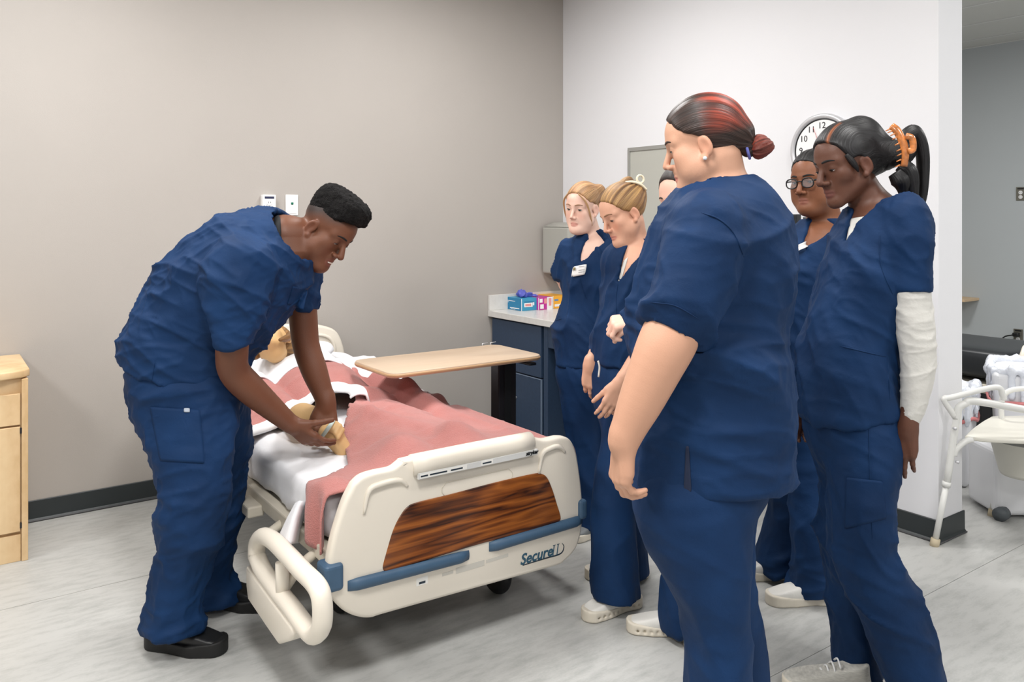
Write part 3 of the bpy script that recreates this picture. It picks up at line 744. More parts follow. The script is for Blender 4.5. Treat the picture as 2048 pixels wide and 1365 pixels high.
tag(blanket, 'pink blanket covering the manikin, hanging over the foot of the bed', 'blanket')
# turned-back white hem round the opening
hem = [(-2.70, -1.31), (-2.60, -1.275), (-2.45, -1.205), (-2.30, -1.145), (-2.17, -1.11), (-2.115, -1.16), (-2.125, -1.24), (-2.15, -1.30)]
hp = catmull(np.array(hem), 40)
def hemstrip(pts, w0, m, nm, par, dz=.026):
    bm = bmesh.new(); R = []
    for i, p in enumerate(pts):
        t = unit(pts[min(i+1, len(pts)-1)]-pts[max(i-1, 0)]); nrm = np.array([t[1], -t[0]])
        row = []
        for k in range(7):
            s_ = (k/6-.5); q = p+nrm*s_*w0
            z = bedz(q[0], q[1])+dz+.022*(1-(2*s_)**2)-(.03 if k == 0 else 0)
            if q[0] < BX0: z -= (BX0-q[0])*1.2
            row.append(bm.verts.new((q[0], q[1], z)))
        R.append(row)
    for i in range(len(R)-1):
        for k in range(6): bm.faces.new((R[i][k], R[i][k+1], R[i+1][k+1], R[i+1][k]))
    bmesh.ops.recalc_face_normals(bm, faces=bm.faces)
    o = from_bm(nm, bm, m, par, smooth=True, local=False)
    md = o.modifiers.new('thickness', 'SOLIDIFY'); md.thickness = .008
    return o
hemstrip(hp, .085, M_SHEET, 'turned_hem', blanket)
# loose sheet corner hanging at the foot, in front of the pink drape
cor = [(-2.60, -1.80), (-2.665, -1.83), (-2.69, -1.93), (-2.665, -2.02), (-2.60, -2.02), (-2.58, -1.9)]
bm = bmesh.new(); R = []
p_ = [onx(598, 1008, -2.645), onx(628, 1000, -2.63), onx(652, 985, -2.60)]
rows = [[onx(592, 1008, -2.655), onx(601, 1003, -2.65), onx(608, 1003, -2.63), onx(612, 1006, -2.60)],
        [onx(577, 1035, -2.68), onx(587, 1035, -2.68), onx(597, 1038, -2.66), onx(604, 1043, -2.61)],
        [onx(563, 1065, -2.695), onx(576, 1068, -2.70), onx(589, 1072, -2.68), onx(598, 1076, -2.62)],
        [onx(555, 1094, -2.70), onx(570, 1091, -2.71), onx(585, 1088, -2.69), onx(595, 1087, -2.63)]]
for r_ in rows: R.append([bm.verts.new(p) for p in catmull(np.array(r_), 10)])
for i in range(len(R)-1):
    for k in range(9): bm.faces.new((R[i][k], R[i][k+1], R[i+1][k+1], R[i+1][k]))
bmesh.ops.subdivide_edges(bm, edges=bm.edges[:], cuts=2, use_grid_fill=True, smooth=.6)
o = from_bm('sheet_corner', bm, M_SHEET, None, smooth=True, local=False); md = o.modifiers.new('thickness', 'SOLIDIFY'); md.thickness = .004
tag(o, 'loose corner of white sheet hanging over the bed edge at the foot', 'sheet')
# pillow
s = SDF(); s.ell((-2.17, -.33, .735), (.31, .19, .065)); V, F = s.build(.012); N = normals(V, F); V = folds(V, N, .008, 9, (1, 0, 0), 2, 9)
o = mesh_np('pillow', V, F, M_SHEET); tag(o, 'white pillow under the manikin head at the headboard', 'pillow')

# ------------------------------------------------------------------ over-bed table
M_MAPLE = wood_mat('pale_maple', (188, 163, 138), (196, 172, 147), (201, 178, 154), scale=5, dist=1, axis=(.4, 3, 3), rough=.35, waves=.35)
M_MAPEDGE = mat('maple_edge', (192, 156, 118), .4)
M_DARKSTEEL = mat('dark_column', (44, 42, 46), .35, metal=.5)
tz = .785
a = onz(795, 750, tz); b = onz(1080, 708, tz); cpt = onz(692, 720, tz)
tx0, tx1, ty0, ty1 = a[0]-.01, b[0], (a[1]+b[1])/2, cpt[1]-.02
def rrect(x0, x1, y0, y1, r, z, n=7):
    o = []
    for cx_, cy_, a0 in ((x1-r, y1-r, 0), (x0+r, y1-r, 90), (x0+r, y0+r, 180), (x1-r, y0+r, 270)):
        for k in range(n): t = math.radians(a0+90*k/(n-1)); o.append((cx_+r*math.cos(t), cy_+r*math.sin(t), z))
    return o
tb = thing('overbed_table', ((tx0+tx1)/2, (ty0+ty1)/2, 0), 'pale maple over-bed table on dark steel column reaching over the bed', 'table')
prism('table_top', rrect(tx0, tx1, ty0, ty1, .05, tz-.024), (0, 0, 1), .024, M_MAPLE, tb, bevel=.006)
prism('edge_band', rrect(tx0-.003, tx1+.003, ty0-.003, ty1+.003, .052, tz-.020), (0, 0, 1), .014, M_MAPEDGE, tb, bevel=.006)
cx_ = (onx(1005, 800, -1.47)[1]); cxp = ony(1007, 780, (ty0+ty1)/2)
colx = cxp[0]
box('column', (colx-.052, (ty0+ty1)/2-.035, .06), (colx+.052, (ty0+ty1)/2+.035, tz-.05), M_DARKSTEEL, tb, bevel=.006)
box('column_groove', (colx-.02, (ty0+ty1)/2-.038, .08), (colx+.02, (ty0+ty1)/2-.034, tz-.06), M_BLACK, tb, bevel=.001)
box('support_bracket', (tx0+.30, (ty0+ty1)/2-.05, tz-.05), (colx+.07, (ty0+ty1)/2+.05, tz-.024), M_DARKSTEEL, tb, bevel=.004)
box('height_lever', (colx+.01, ty0+.0, tz-.045), (colx+.05, ty0+.12, tz-.032), M_BLACK, tb, bevel=.004)
for y in (ty0+.03, ty1-.03): box('base_leg', (colx-.62, y-.025, .03), (colx+.06, y+.025, .07), M_DARKSTEEL, tb, bevel=.008)
box('base_bar', (colx-.05, ty0+.02, .03), (colx+.05, ty1-.02, .075), M_DARKSTEEL, tb, bevel=.008)
for x in (colx-.58, colx+.02):
    for y in (ty0+.03, ty1-.03): disc('castor', .02, x, x+.018, M_TYRE, tb, seg=16, cy=y, cz=.02)
for k in (0, 1): tube('tray_hook', [(colx+.015+.05*k, ty1+.004, tz-.01), (colx+.015+.05*k, ty1+.012, tz+.006), (colx+.05+.05*k, ty1+.014, tz+.008)], .002, M_SILVER, tb, seg=6)

# ------------------------------------------------------------------ bedside cabinet at the left edge
nx1 = -3.276; ny0 = -.482
cab = thing('bedside_cabinet', (nx1-.25, -.25, 0), 'pale maple bedside cabinet with drawer and door against grey wall', 'cabinet')
M_MAPLE2 = wood_mat('maple_cabinet', (206, 172, 126), (218, 186, 142), (226, 197, 154), scale=4, dist=1, axis=(3, 3, .4), rough=.4, waves=.35)
box('body', (nx1-.50, ny0+.02, .0), (nx1, -.02, .76), M_MAPLE2, cab, bevel=.003)
tp = [(nx1-.52, -.01, .765), (nx1+.008, -.01, .765), (nx1+.008, ny0+.03, .765), (nx1-.02, ny0-.005, .765), (nx1-.10, ny0-.03, .765), (nx1-.25, ny0-.045, .765), (nx1-.40, ny0-.03, .765), (nx1-.52, ny0, .765)]
prism('top', tp, (0, 0, 1), .032, M_MAPLE2, cab, bevel=.006)
dr = box('drawer_front', (nx1-.47, ny0, .57), (nx1-.028, ny0+.021, .70), M_MAPLE2, cab, bevel=.002)
do = box('door', (nx1-.47, ny0, .125), (nx1-.028, ny0+.021, .562), M_MAPLE2, cab, bevel=.002)
box('edge_stile', (nx1-.024, ny0-.003, .0), (nx1, ny0+.021, .76), M_MAPLE2, cab, bevel=.002)
box('plinth', (nx1-.50, ny0+.004, .0), (nx1-.026, ny0+.021, .112), M_MAPLE2, cab, bevel=.002)
for z in (.15, .545): box('hinge', (nx1-.03, ny0-.003, z-.012), (nx1-.022, ny0+.01, z+.012), M_DARKSTEEL, do, bevel=.001)
tube('drawer_pull', [(nx1-.30, ny0, .635), (nx1-.30, ny0-.025, .635), (nx1-.20, ny0-.025, .635), (nx1-.20, ny0, .635)], .005, M_SILVER, dr, smooth_n=14)
tube('door_pull', [(nx1-.44, ny0, .45), (nx1-.44, ny0-.025, .45), (nx1-.44, ny0-.025, .35), (nx1-.44, ny0, .35)], .005, M_SILVER, do, smooth_n=14)

# ------------------------------------------------------------------ counter in the corner
M_NAVYLAM = mat('navy_laminate', (44, 62, 86), .45, var=.10, vscale=60)
M_QUARTZ = mat('pale_quartz', (214, 212, 208), .3, var=.05, vscale=30)
CD, CHT = .636, .822
box_ = box
cu = thing('base_cabinet', (-CD/2, -.28, 0), 'navy laminate base cabinet with drawer and door under the counter', 'cabinet')
box('body', (-CD+.045, -.555, .10), (-.002, -.016, CHT-.04), M_NAVYLAM, cu, bevel=.002)
box('toe_kick', (-CD+.10, -.555, 0), (-.002, -.016, .10), M_BLACK, cu, bevel=0)
M_NAVYEDGE = mat('laminate_edge', (120, 136, 156), .4)
d1 = box('drawer_front', (-CD+.022, -.545, .462), (-CD+.046, -.02, CHT-.05), M_NAVYLAM, cu, bevel=.002)
d2 = box('door', (-CD+.022, -.545, .115), (-CD+.046, -.02, .452), M_NAVYLAM, cu, bevel=.002)
box('edge_strip', (-CD+.0205, -.545, .450), (-CD+.03, -.02, .4535), M_NAVYEDGE, d2, bevel=0)
box('edge_strip', (-CD+.0205, -.5465, .115), (-CD+.03, -.5425, .4535), M_NAVYEDGE, d2, bevel=0)
tube('lock_knob', [(-CD+.025, -.29, .30), (-CD+.0, -.29, .30), (-CD-.012, -.29, .302)], [.008, .007, .010], M_SILVER, d2, seg=12)
box('end_panel', (-CD+.03, -.60, 0), (-.002, -.56, CHT-.04), M_NAVYLAM, cu, bevel=.002)
kn = thing('desk_panel', (-CD/2, -1.05, 0), 'navy kneehole apron and end panel of the counter desk', 'desk')
box('apron', (-CD+.03, -1.56, CHT-.17), (-CD+.05, -.602, CHT-.04), M_NAVYLAM, kn, bevel=.002)
box('end_panel', (-CD+.03, -1.60, 0), (-.018, -1.56, CHT-.04), M_NAVYLAM, kn, bevel=.002)
box('back_panel', (-.03, -1.56, 0), (-.016, -.602, CHT-.04), M_NAVYLAM, kn, bevel=.002)
ct = thing('countertop', (-CD/2, -.8, CHT-.04), 'pale quartz countertop with upstand in the wall corner', 'countertop')
box('slab', (-CD, -1.62, CHT-.04), (-.001, -.001, CHT), M_QUARTZ, ct, bevel=.003)
box('side_upstand', (-CD+.002, -.02, CHT), (-.021, -.001, CHT+.10), M_QUARTZ, ct, bevel=.002)
box('back_upstand', (-.02, -1.62, CHT), (-.001, -.001, CHT+.10), M_QUARTZ, ct, bevel=.002)
# glove boxes
def glove_box(px, py, w_, d_, h_, rgb, rgb2, label, deco):
    p = onz(px, py, CHT); x, y = p[0], p[1]           # near-left corner of the front face
    t = thing('glove_box', (x+w_/2, y+d_/2, CHT), label, 'box', 'glove boxes on the counter')
    m = mat('box_'+label[:6], rgb, .35, var=.04); m2 = mat('boxb_'+label[:6], rgb2, .35)
    box('carton', (x, y, CHT+.0005), (x+w_, y+d_, CHT+h_), m, t, bevel=.0015)
    box('edge_crease', (x-.0004, y-.0004, CHT+.001), (x+.003, y+.002, CHT+h_-.001), M_WTXT, t, bevel=0)
    for k, (u0, u1, v0, v1, mm) in enumerate(deco):
        mm = {'w': M_WTXT, '2': m2, 'g': M_GREYTXT, 'r': mat('pink_print', (226, 150, 150), .5), 'b': mat('blue_print', (90, 140, 190), .5)}[mm]
        box('print_patch', (x+w_*u0, y-.0008-.0002*k, CHT+h_*v0), (x+w_*u1, y+.0005, CHT+h_*v1), mm, t, bevel=0)
    return t, x, y
g1, gx_, gy_ = glove_box(1043, 623, .125, .23, .082, (58, 150, 186), (30, 116, 160), 'turquoise cardboard glove box at the left of the counter', [(.18, .72, .30, .62, 'w'), (.24, .62, .36, .54, 'r'), (.18, .78, .68, .74, '2'), (.74, .82, .40, .64, 'w')])
box('side_panel', (gx_-.0012, gy_+.004, CHT+.002), (gx_+.001, gy_+.226, CHT+.080), mat('boxside', (24, 120, 164), .35), g1, bevel=0)
for v0, v1, u0, u1 in ((.70, .74, .30, .95), (.58, .62, .60, .95), (.14, .20, .1, .55), (.06, .09, .3, .5)): box('print_line', (gx_-.002, gy_+.23*u0, CHT+.082*v0), (gx_-.001, gy_+.23*u1, CHT+.082*v1), M_WTXT, g1, bevel=0)
glove_box(1077, 621, .118, .23, .082, (190, 48, 150), (232, 226, 232), 'magenta and white glove box in the middle of the counter', [(.60, 1.0, 0, 1, 'w'), (.62, .98, .55, .95, '2'), (.12, .36, .10, .45, 'w'), (.08, .28, .60, .90, 'w'), (.4, .6, .5, .9, 'r'), (.72, .9, .3, .9, 'r')])
glove_box(1106, 618, .118, .23, .085, (240, 172, 48), (240, 200, 90), 'orange glove box at the right of the counter', [(.1, .38, .60, .74, 'b'), (.12, .7, .16, .34, 'w')])
# crumpled violet gloves pulled from the turquoise box
s = SDF(); gc = np.array([gx_+.07, gy_+.10, CHT+.085])
rng = random.Random(3)
for k in range(16):
    a_ = rng.uniform(0, 6.28); r_ = rng.uniform(.0, .045); c = gc+np.array([r_*1.3*math.cos(a_), r_*math.sin(a_), rng.uniform(.0, .03)*(1-r_*14)+.008])
    s.ell(c, (rng.uniform(.012, .03), rng.uniform(.012, .026), rng.uniform(.006, .014)), k=.006, rot=Matrix.Rotation(rng.uniform(0, 3), 3, Vector((rng.random(), rng.random(), rng.random())).normalized()))
for a_ in (-.3, .1, .5): s.cone(gc+[.03, -.02, .01], gc+[.085, -.06+.02*a_, .0+.01*a_], .010, .006, .006)
s.cut((0, 0, CHT+.0835), (0, 0, -1)); V, F = s.build(.0035); V = smooth_mesh(V, F, 1); N = normals(V, F); V = folds(V, N, .004, 50, (1, 1, 0), 2, 3)
o = mesh_np('crumpled_gloves', V, F, mat('violet_nitrile', (92, 98, 190), .5)); tag(o, 'crumpled violet nitrile gloves on top of the turquoise glove box', 'gloves')

# ------------------------------------------------------------------ beam scale beside the white wall (mostly hidden)
sy = onx(1590, 440, -.22)[1]; sx = -.22
sc_ = thing('physician_scale', (sx, sy, 0), 'black and grey upright physician scale against the white wall', 'scale')
M_SCALE = mat('scale_black', (28, 32, 34), .4)
box('platform', (-.5, -1.86, .0), (-.1, -1.64, .05), M_SCALE, sc_, bevel=.01)
box('platform_mat', (-.48, -1.85, .05), (-.16, -1.65, .056), mat('mat_grey', (120, 122, 122), .7), sc_, bevel=.002)
box('column', (-.16, sy-.05, .02), (-.10, sy+.05, 1.34), mat('scale_white', (196, 198, 198), .4), sc_, bevel=.01)
bh = onx(1592, 447, -.15)
box('beam_head', (-.20, sy-.16, bh[2]-.055), (-.10, sy+.07, bh[2]-.005), M_SCALE, sc_, bevel=.006)
box('poise_post', (-.18, sy+.02, bh[2]-.01), (-.14, sy+.07, bh[2]+.045), M_SCALE, sc_, bevel=.004)
tube('poise_knob', [(-.16, sy-.02, bh[2]+.012), (-.16, sy-.02, bh[2]+.03)], .014, M_SCALE, sc_, seg=12)
box('beam', (-.17, sy-.20, bh[2]-.03), (-.155, sy+.06, bh[2]-.015), M_SILVER, sc_, bevel=.002)

# ------------------------------------------------------------------ commode chair beyond the wall end
M_WTUBE = mat('white_enamel_tube', (226, 226, 222), .3)
M_FERR = mat('beige_ferrule', (192, 178, 150), .6)
M_SEAT = mat('ivory_seat', (224, 221, 210), .35)
def cr(px, py, d): return P(px, py, d)
com = thing('commode_chair', onz(1930, 1070, 0), 'white tubular commode chair with armrests and bucket', 'commode')
DA, DB = 3.62, 3.95                                # near-left leg / far-left leg depth
f0 = onz(1870, 1092, 0); dA = (f0-CAM)@FV
f1 = onz(1984, 1032, 0); dB = (f1-CAM)@FV
A = lambda px, py: P(px, py, dA)
B = lambda px, py: P(px, py, dB)
# left front leg rises into the armrest
tube('leg', [A(1871, 1080), A(1893, 968)], .0125, M_WTUBE, com, seg=12)
tube('upright', [A(1893, 972), A(1908, 870), A(1917, 820), A(1924, 812)], .0145, M_WTUBE, com, seg=12, smooth_n=10)
tube('leg_collar', [A(1891.5, 974), A(1893.5, 964)], .018, M_WTUBE, com, seg=12)
tube('ferrule', [A(1868, 1096), A(1871.5, 1078)], .019, M_FERR, com, seg=12)
tube('arm_frame', [A(1910, 835), A(1890, 805), A(1890, 797), A(1905, 795), A(1990, 775), A(2005, 790), A(2008, 800)], .0125, M_WTUBE, com, seg=12, smooth_n=40)
tube('armrest', [A(1911, 838), A(1918, 816), A(1930, 808), A(1950, 803), A(2060, 822), A(2200, 850)], [.0145, .0155, .016, .0165, .0165, .0165], M_WTUBE, com, seg=14, smooth_n=40)
tube('arm_frame', [B(2003, 800+45), B(2004, 800), B(2020, 782), B(2060, 778), B(2120, 785)], .0125, M_WTUBE, com, seg=12, smooth_n=24)
tube('seat_frame', [A(1908, 912), A(1912, 900), A(1930, 884), A(1945, 880)], .0125, M_WTUBE, com, seg=12, smooth_n=14)
tube('leg', [B(1985, 1022), B(1998, 880)], .0125, M_WTUBE, com, seg=12); tube('ferrule', [B(1983, 1036), B(1986, 1020)], .019, M_FERR, com, seg=12)
tube('upright', [B(1998, 885), B(2004, 840)], .0125, M_WTUBE, com, seg=12)
s1 = A(2150, 1085)
tube('leg', [A(2160, 1100), A(2150, 860)], .0125, M_WTUBE, com, seg=12); tube('ferrule', [P(2160, 1112, dA-.02), P(2160, 1096, dA-.02)], .019, M_FERR, com, seg=12)
tube('leg', [B(2230, 1040), B(2215, 860)], .0125, M_WTUBE, com, seg=12)
for px, py in ((1904, 855), (1909, 922)): tube('adjust_button', [A(px, py)-.03*FV, A(px, py)-.014*FV], .006, M_SILVER, com, seg=8)
dS = (dA+dB)/2
sp = [P(1930, 868, dA+.05), P(1946, 862, dA+.18), P(1975, 849, dB), P(2000, 845, dB+.05), P(2120, 850, dB+.02), P(2200, 880, dA+.05), P(2120, 893, dA-.03), P(1985, 884, dA)]
zc_ = np.mean([p[2] for p in sp]); sp = [(p[0], p[1], zc_) for p in catmull(np.array(sp+[sp[0]]), 50)[:-1]]
prism('seat', sp, (0, 0, 1), .02, M_SEAT, com, bevel=.007)
bc = np.mean(np.array(sp), 0)
def bucket(name, c, r0, r1, z0, z1, m, par, n=36, thick=.004):
    bm = bmesh.new(); prof = [(0, z0), (r0*.93, z0), (r0, z0+.015), (r1, z1-.01), (r1+.012, z1-.008), (r1+.012, z1), (r1-.004, z1), (r0-.004, z0+.02), (0, z0+.02)]
    R = []
    for r, z in prof:
        if r == 0: R.append([bm.verts.new((c[0], c[1], z))]); continue
        R.append([bm.verts.new((c[0]+r*math.cos(t), c[1]+r*math.sin(t), z)) for t in np.linspace(0, 2*math.pi, n, endpoint=False)])
    for i in range(len(R)-1):
        for k in range(n):
            k2 = (k+1) % n
            if len(R[i]) == 1: bm.faces.new((R[i][0], R[i+1][k2], R[i+1][k]))
            elif len(R[i+1]) == 1: bm.faces.new((R[i][k], R[i][k2], R[i+1][0]))
            else: bm.faces.new((R[i][k], R[i][k2], R[i+1][k2], R[i+1][k]))
    bmesh.ops.recalc_face_normals(bm, faces=bm.faces)
    return from_bm(name, bm, m, par, smooth=True, local=False)
bk = P(2050, 900, dS-.02)
bucket('bucket', (bk[0], bk[1]), .105, .145, zc_-.19, zc_-.01, mat('bucket_ivory', (206, 204, 194), .4), com)
bucket('bucket_rim', (bk[0], bk[1]), .150, .165, zc_-.035, zc_-.006, mat('rim_grey', (120, 120, 116), .5), com)

# ------------------------------------------------------------------ plastic bins with liners behind the commode
M_BIN = mat('white_bin', (228, 229, 232), .35); M_LINER = mat('clear_liner', (224, 228, 236), .18, spec=.7, bump=.8, bscale=26)
M_RED = mat('red_tie', (214, 130, 130), .5)
def bin_(px, py, w_, d_, h_, label, rz=.25, tie=True, zb=0.0):
    p = onz(px, py, 0); t = thing('trash_bin', p, label, 'trash bin', 'lined trash bins')
    Rz = Matrix.Rotation(rz, 4, 'Z'); T = Matrix.Translation(Vector(p))@Rz
    bm = bmesh.new(); vs = bm_box(bm, (-w_/2, -d_/2, .002), (w_/2, d_/2, h_), .03, 4)
    for v in bm.verts: k = .82+.18*v.co.z/h_; v.co.x *= k; v.co.y *= k
    bmesh.ops.transform(bm, matrix=T, verts=bm.verts); b_ = from_bm('bin_body', bm, M_BIN, t, smooth=False, local=False)
    s = SDF(); s.frame(np.array(T.to_3x3()), p)
    n = 26; pts = []
    for k in range(n):
        a_ = 2*math.pi*k/n; ca, sa = math.cos(a_), math.sin(a_); q = (abs(ca)**3+abs(sa)**3)**(-1/3)
        pts.append(np.array([w_/2*1.03*q*ca, d_/2*1.03*q*sa, h_+.012*math.sin(3*a_)+.01*math.sin(7*a_+1)]))
    for k in range(n): s.cone(pts[k], pts[(k+1) % n], .018, .018, .01); s.cone(pts[k], pts[k]*[1.005, 1.005, 1]-[0, 0, .15+.03*math.sin(k*1.7)], .014, .010, .02)
    V, F = s.build(.010); V = smooth_mesh(V, F, 2); N = normals(V, F); V = folds(V, N, .012, 16, (0, 0, 1), 2, 5)
    lin_ = mesh_np('bin_liner', V, F, M_LINER, t)
    if tie:
        tp = []
        for k in range(26):
            a_ = 2*math.pi*k/26; ca, sa = math.cos(a_), math.sin(a_); q = (abs(ca)**3+abs(sa)**3)**(-1/3)
            tp.append(s.w((w_/2*1.09*q*ca, d_/2*1.09*q*sa, h_-.16+.012*math.sin(5*a_))))
        tube('drawstring', tp, .007, M_RED, lin_, seg=8, closed=True, flat=(UV, 1.5))
    return t
bin_(2062, 962, .46, .38, .61, 'large white trash bin with clear liner and red drawstring', rz=.45)
bin_(1905, 962, .26, .22, .52, 'small white trash bin with red-edged liner just past the wall end', rz=.3)
# white castored container standing under the commode
p = onz(2060, 1020, 0); t = thing('white_container', p, 'white moulded container with dark castor under the commode', 'container')
box('tub', (p[0]-.24, p[1]-.13, .012), (p[0]+.24, p[1]+.13, .33), M_BIN, t, bevel=.03, seg=4, M=Matrix.Translation(Vector(p))@Matrix.Rotation(-.62, 4, 'Z')@Matrix.Translation(-Vector(p)))
q = onz(1999, 1026, 0.03); bm = bmesh.new(); bm_tube(bm, [q-.02*RV-.03*FV, q+.02*RV-.0*FV], .032, 16); from_bm('castor', bm, mat('castor_grey', (84, 90, 94), .5), t, smooth=True, local=False)

# ------------------------------------------------------------------ second bed (black vinyl mattress) in the space beyond
M_VINYL = mat('black_vinyl', (30, 33, 36), .35, var=.1, vscale=5)
b2 = thing('therapy_bed', (2.3, -1.4, 0), 'bed with black vinyl mattress beyond the white wall', 'bed')
s = SDF(); st = [(np.array([x, -1.62, .545]), np.array([0., 1, 0]), .46, .095) for x in np.linspace(.9, 2.62, 6)]
q0 = onz(2046, 700, .6); q1 = onz(1932, 700, .6)
s.loft([(np.array([1.93, y, .535]), np.array([1., 0, 0]), .36, .095) for y in np.linspace(-2.24, -.30, 8)], pw=6.0, n=20)
s.cut((0, -2.26, 0), (0, -1, 0), .05); s.cut((0, -.25, 0), (0, 1, 0), .06)
V, F = s.build(.016); V = smooth_mesh(V, F, 2); mesh_np('mattress', V, F, M_VINYL, b2)
box('bed_frame', (1.55, -2.28, .37), (2.32, -.25, .425), M_CREAM2, b2, bevel=.01)
box('undercarriage', (1.68, -2.1, .12), (2.2, -.4, .30), MATS['dark_steel'], b2, bevel=.02)
for x in (1.62, 2.25):
    for y in (-2.1, -.45): box('leg', (x-.03, y-.03, 0), (x+.03, y+.03, .38), MATS['dark_steel'], b2, bevel=.006)
ft = [(1.53, -2.32, .30), (1.53, -2.32, .60), (1.60, -2.32, .68), (1.75, -2.32, .72), (2.1, -2.32, .72), (2.25, -2.32, .68), (2.32, -2.32, .60), (2.32, -2.32, .30)]
prism('headboard', ft, (0, 1, 0), .03, M_CREAM, b2, bevel=.012)
tube('side_rail_loop', [(1.52, -1.95, .36), (1.50, -1.7, .40), (1.50, -1.35, .40), (1.50, -1.3, .30), (1.50, -1.7, .26), (1.52, -1.95, .28)], .025, M_CREAM, b2, seg=10, smooth_n=40)

# ================================================================== people
M_SKIN = mat('skin', (200, 150, 120), .48, attr=True, spec=.35, bump=.06, bscale=300)
def scrub_mat():
    m = mat('navy_scrub', (14, 44, 84), .7, spec=.18)
    nt = m.node_tree; n = nt.nodes; L = nt.links; b = n['Principled BSDF']
    tc = n.new('ShaderNodeTexCoord')
    t = n.new('ShaderNodeTexNoise'); t.inputs['Scale'].default_value = 5; t.inputs['Detail'].default_value = 3; L.new(tc.outputs['Object'], t.inputs[0])
    cr = n.new('ShaderNodeValToRGB'); cr.color_ramp.elements[0].position = .3; cr.color_ramp.elements[0].color = lin((12, 39, 73))+(1,)
    cr.color_ramp.elements[1].position = .7; cr.color_ramp.elements[1].color = lin((19, 51, 91))+(1,); L.new(t.outputs[0], cr.inputs[0]); L.new(cr.outputs[0], b.inputs['Base Color'])
    w1 = n.new('ShaderNodeTexNoise'); w1.inputs['Scale'].default_value = 26; w1.inputs['Detail'].default_value = 4; w1.inputs['Distortion'].default_value = .6; L.new(tc.outputs['Object'], w1.inputs[0])
    w2 = n.new('ShaderNodeTexNoise'); w2.inputs['Scale'].default_value = 420; L.new(tc.outputs['Object'], w2.inputs[0])
    ad = n.new('ShaderNodeMath'); ad.operation = 'MULTIPLY_ADD'; ad.inputs[1].default_value = .10; L.new(w2.outputs[0], ad.inputs[0]); L.new(w1.outputs[0], ad.inputs[2])
    bp = n.new('ShaderNodeBump'); bp.inputs['Strength'].default_value = .25; bp.inputs['Distance'].default_value = .008; L.new(ad.outputs[0], bp.inputs['Height'])
    mp = n.new('ShaderNodeMapping'); mp.inputs['Rotation'].default_value = (.5, .4, .3); mp.inputs['Scale'].default_value = (1, 1, 2.2); L.new(tc.outputs['Object'], mp.inputs[0])
    rd = n.new('ShaderNodeTexNoise'); rd.noise_type = 'RIDGED_MULTIFRACTAL'; rd.inputs['Scale'].default_value = 3.2; rd.inputs['Detail'].default_value = 2.5; rd.inputs['Distortion'].default_value = 1.2; L.new(mp.outputs[0], rd.inputs[0])
    b2_ = n.new('ShaderNodeBump'); b2_.inputs['Strength'].default_value = .55; b2_.inputs['Distance'].default_value = .022; L.new(rd.outputs[0], b2_.inputs['Height']); L.new(bp.outputs[0], b2_.inputs['Normal']); L.new(b2_.outputs[0], b.inputs['Normal'])
    return m
M_SCRUB = scrub_mat()
M_SEAM = mat('navy_seam', (30, 52, 96), .7)
def hair_mat(name, rough=.42, spec=.4):
    m = bpy.data.materials.new(name); m.use_nodes = True; nt = m.node_tree; n = nt.nodes; L = nt.links; b = n['Principled BSDF']; MATS[name] = m
    a = n.new('ShaderNodeAttribute'); a.attribute_name = 'Col'; f = n.new('ShaderNodeAttribute'); f.attribute_name = 'Flow'
    t = n.new('ShaderNodeTexNoise'); t.inputs['Scale'].default_value = 1.0; t.inputs['Detail'].default_value = 4; L.new(f.outputs['Vector'], t.inputs[0])
    r = n.new('ShaderNodeMapRange'); r.inputs[1].default_value = .3; r.inputs[2].default_value = .7; r.inputs[3].default_value = .45; r.inputs[4].default_value = 1.5; L.new(t.outputs[0], r.inputs[0])
    x = n.new('ShaderNodeMix'); x.data_type = 'RGBA'; x.blend_type = 'MULTIPLY'; x.inputs[0].default_value = 1; L.new(a.outputs['Color'], x.inputs[6]); L.new(r.outputs[0], x.inputs[7]); L.new(x.outputs[2], b.inputs['Base Color'])
    bp = n.new('ShaderNodeBump'); bp.inputs['Strength'].default_value = .5; bp.inputs['Distance'].default_value = .004; L.new(t.outputs[0], bp.inputs['Height']); L.new(bp.outputs[0], b.inputs['Normal'])
    b.inputs['Roughness'].default_value = rough; b.inputs['Specular IOR Level'].default_value = spec
    return m
M_HAIR = hair_mat('hair_strands'); M_COILY = mat('coily_hair', (22, 20, 20), .8, bump=1.0, bscale=330, var=.3, vscale=180, spec=.2)
M_EYE = mat('eye_surface', (235, 230, 226), .15, attr=True); M_LASH = mat('lashes', (24, 18, 16), .7)
M_WSHOE = mat('white_shoe', (226, 224, 218), .55, bump=.1, bscale=90); M_WSOLE = mat('white_sole', (220, 212, 196), .6); M_BSHOE = mat('black_shoe', (24, 25, 27), .38); M_BSOLE = mat('black_sole', (22, 22, 22), .6)
M_KNIT = mat('knit_grey_shoe', (196, 194, 186), .8, var=.18, vscale=70, stretch=(1, 1, 6)); M_GSHOE = mat('grey_shoe', (118, 122, 124), .7)
M_TEEW = mat('white_tee', (208, 206, 200), .8, bump=.2, bscale=60); M_TEEB = mat('black_tee', (20, 21, 24), .8)

def L3(c): return np.array(lin(c))
def px_loft(rows):
    st = []
    for xl, yl, xr, yr, d, b in rows:
        l = P(xl, yl, d); r = P(xr, yr, d); st.append(((l+r)/2, unit(r-l), np.linalg.norm(r-l)/2, b))
    return st
def axes(fwd, up):
    f = unit(cv(*fwd)); u = cv(*up); u = unit(u-f*(u@f)); x = np.cross(f, u); return np.stack([x, f, u], 1)
def flow_attr(o, flow):
    a = o.data.attributes.new('Flow', 'FLOAT_VECTOR', 'POINT'); a.data.foreach_set('vector', np.asarray(flow, np.float32).ravel())

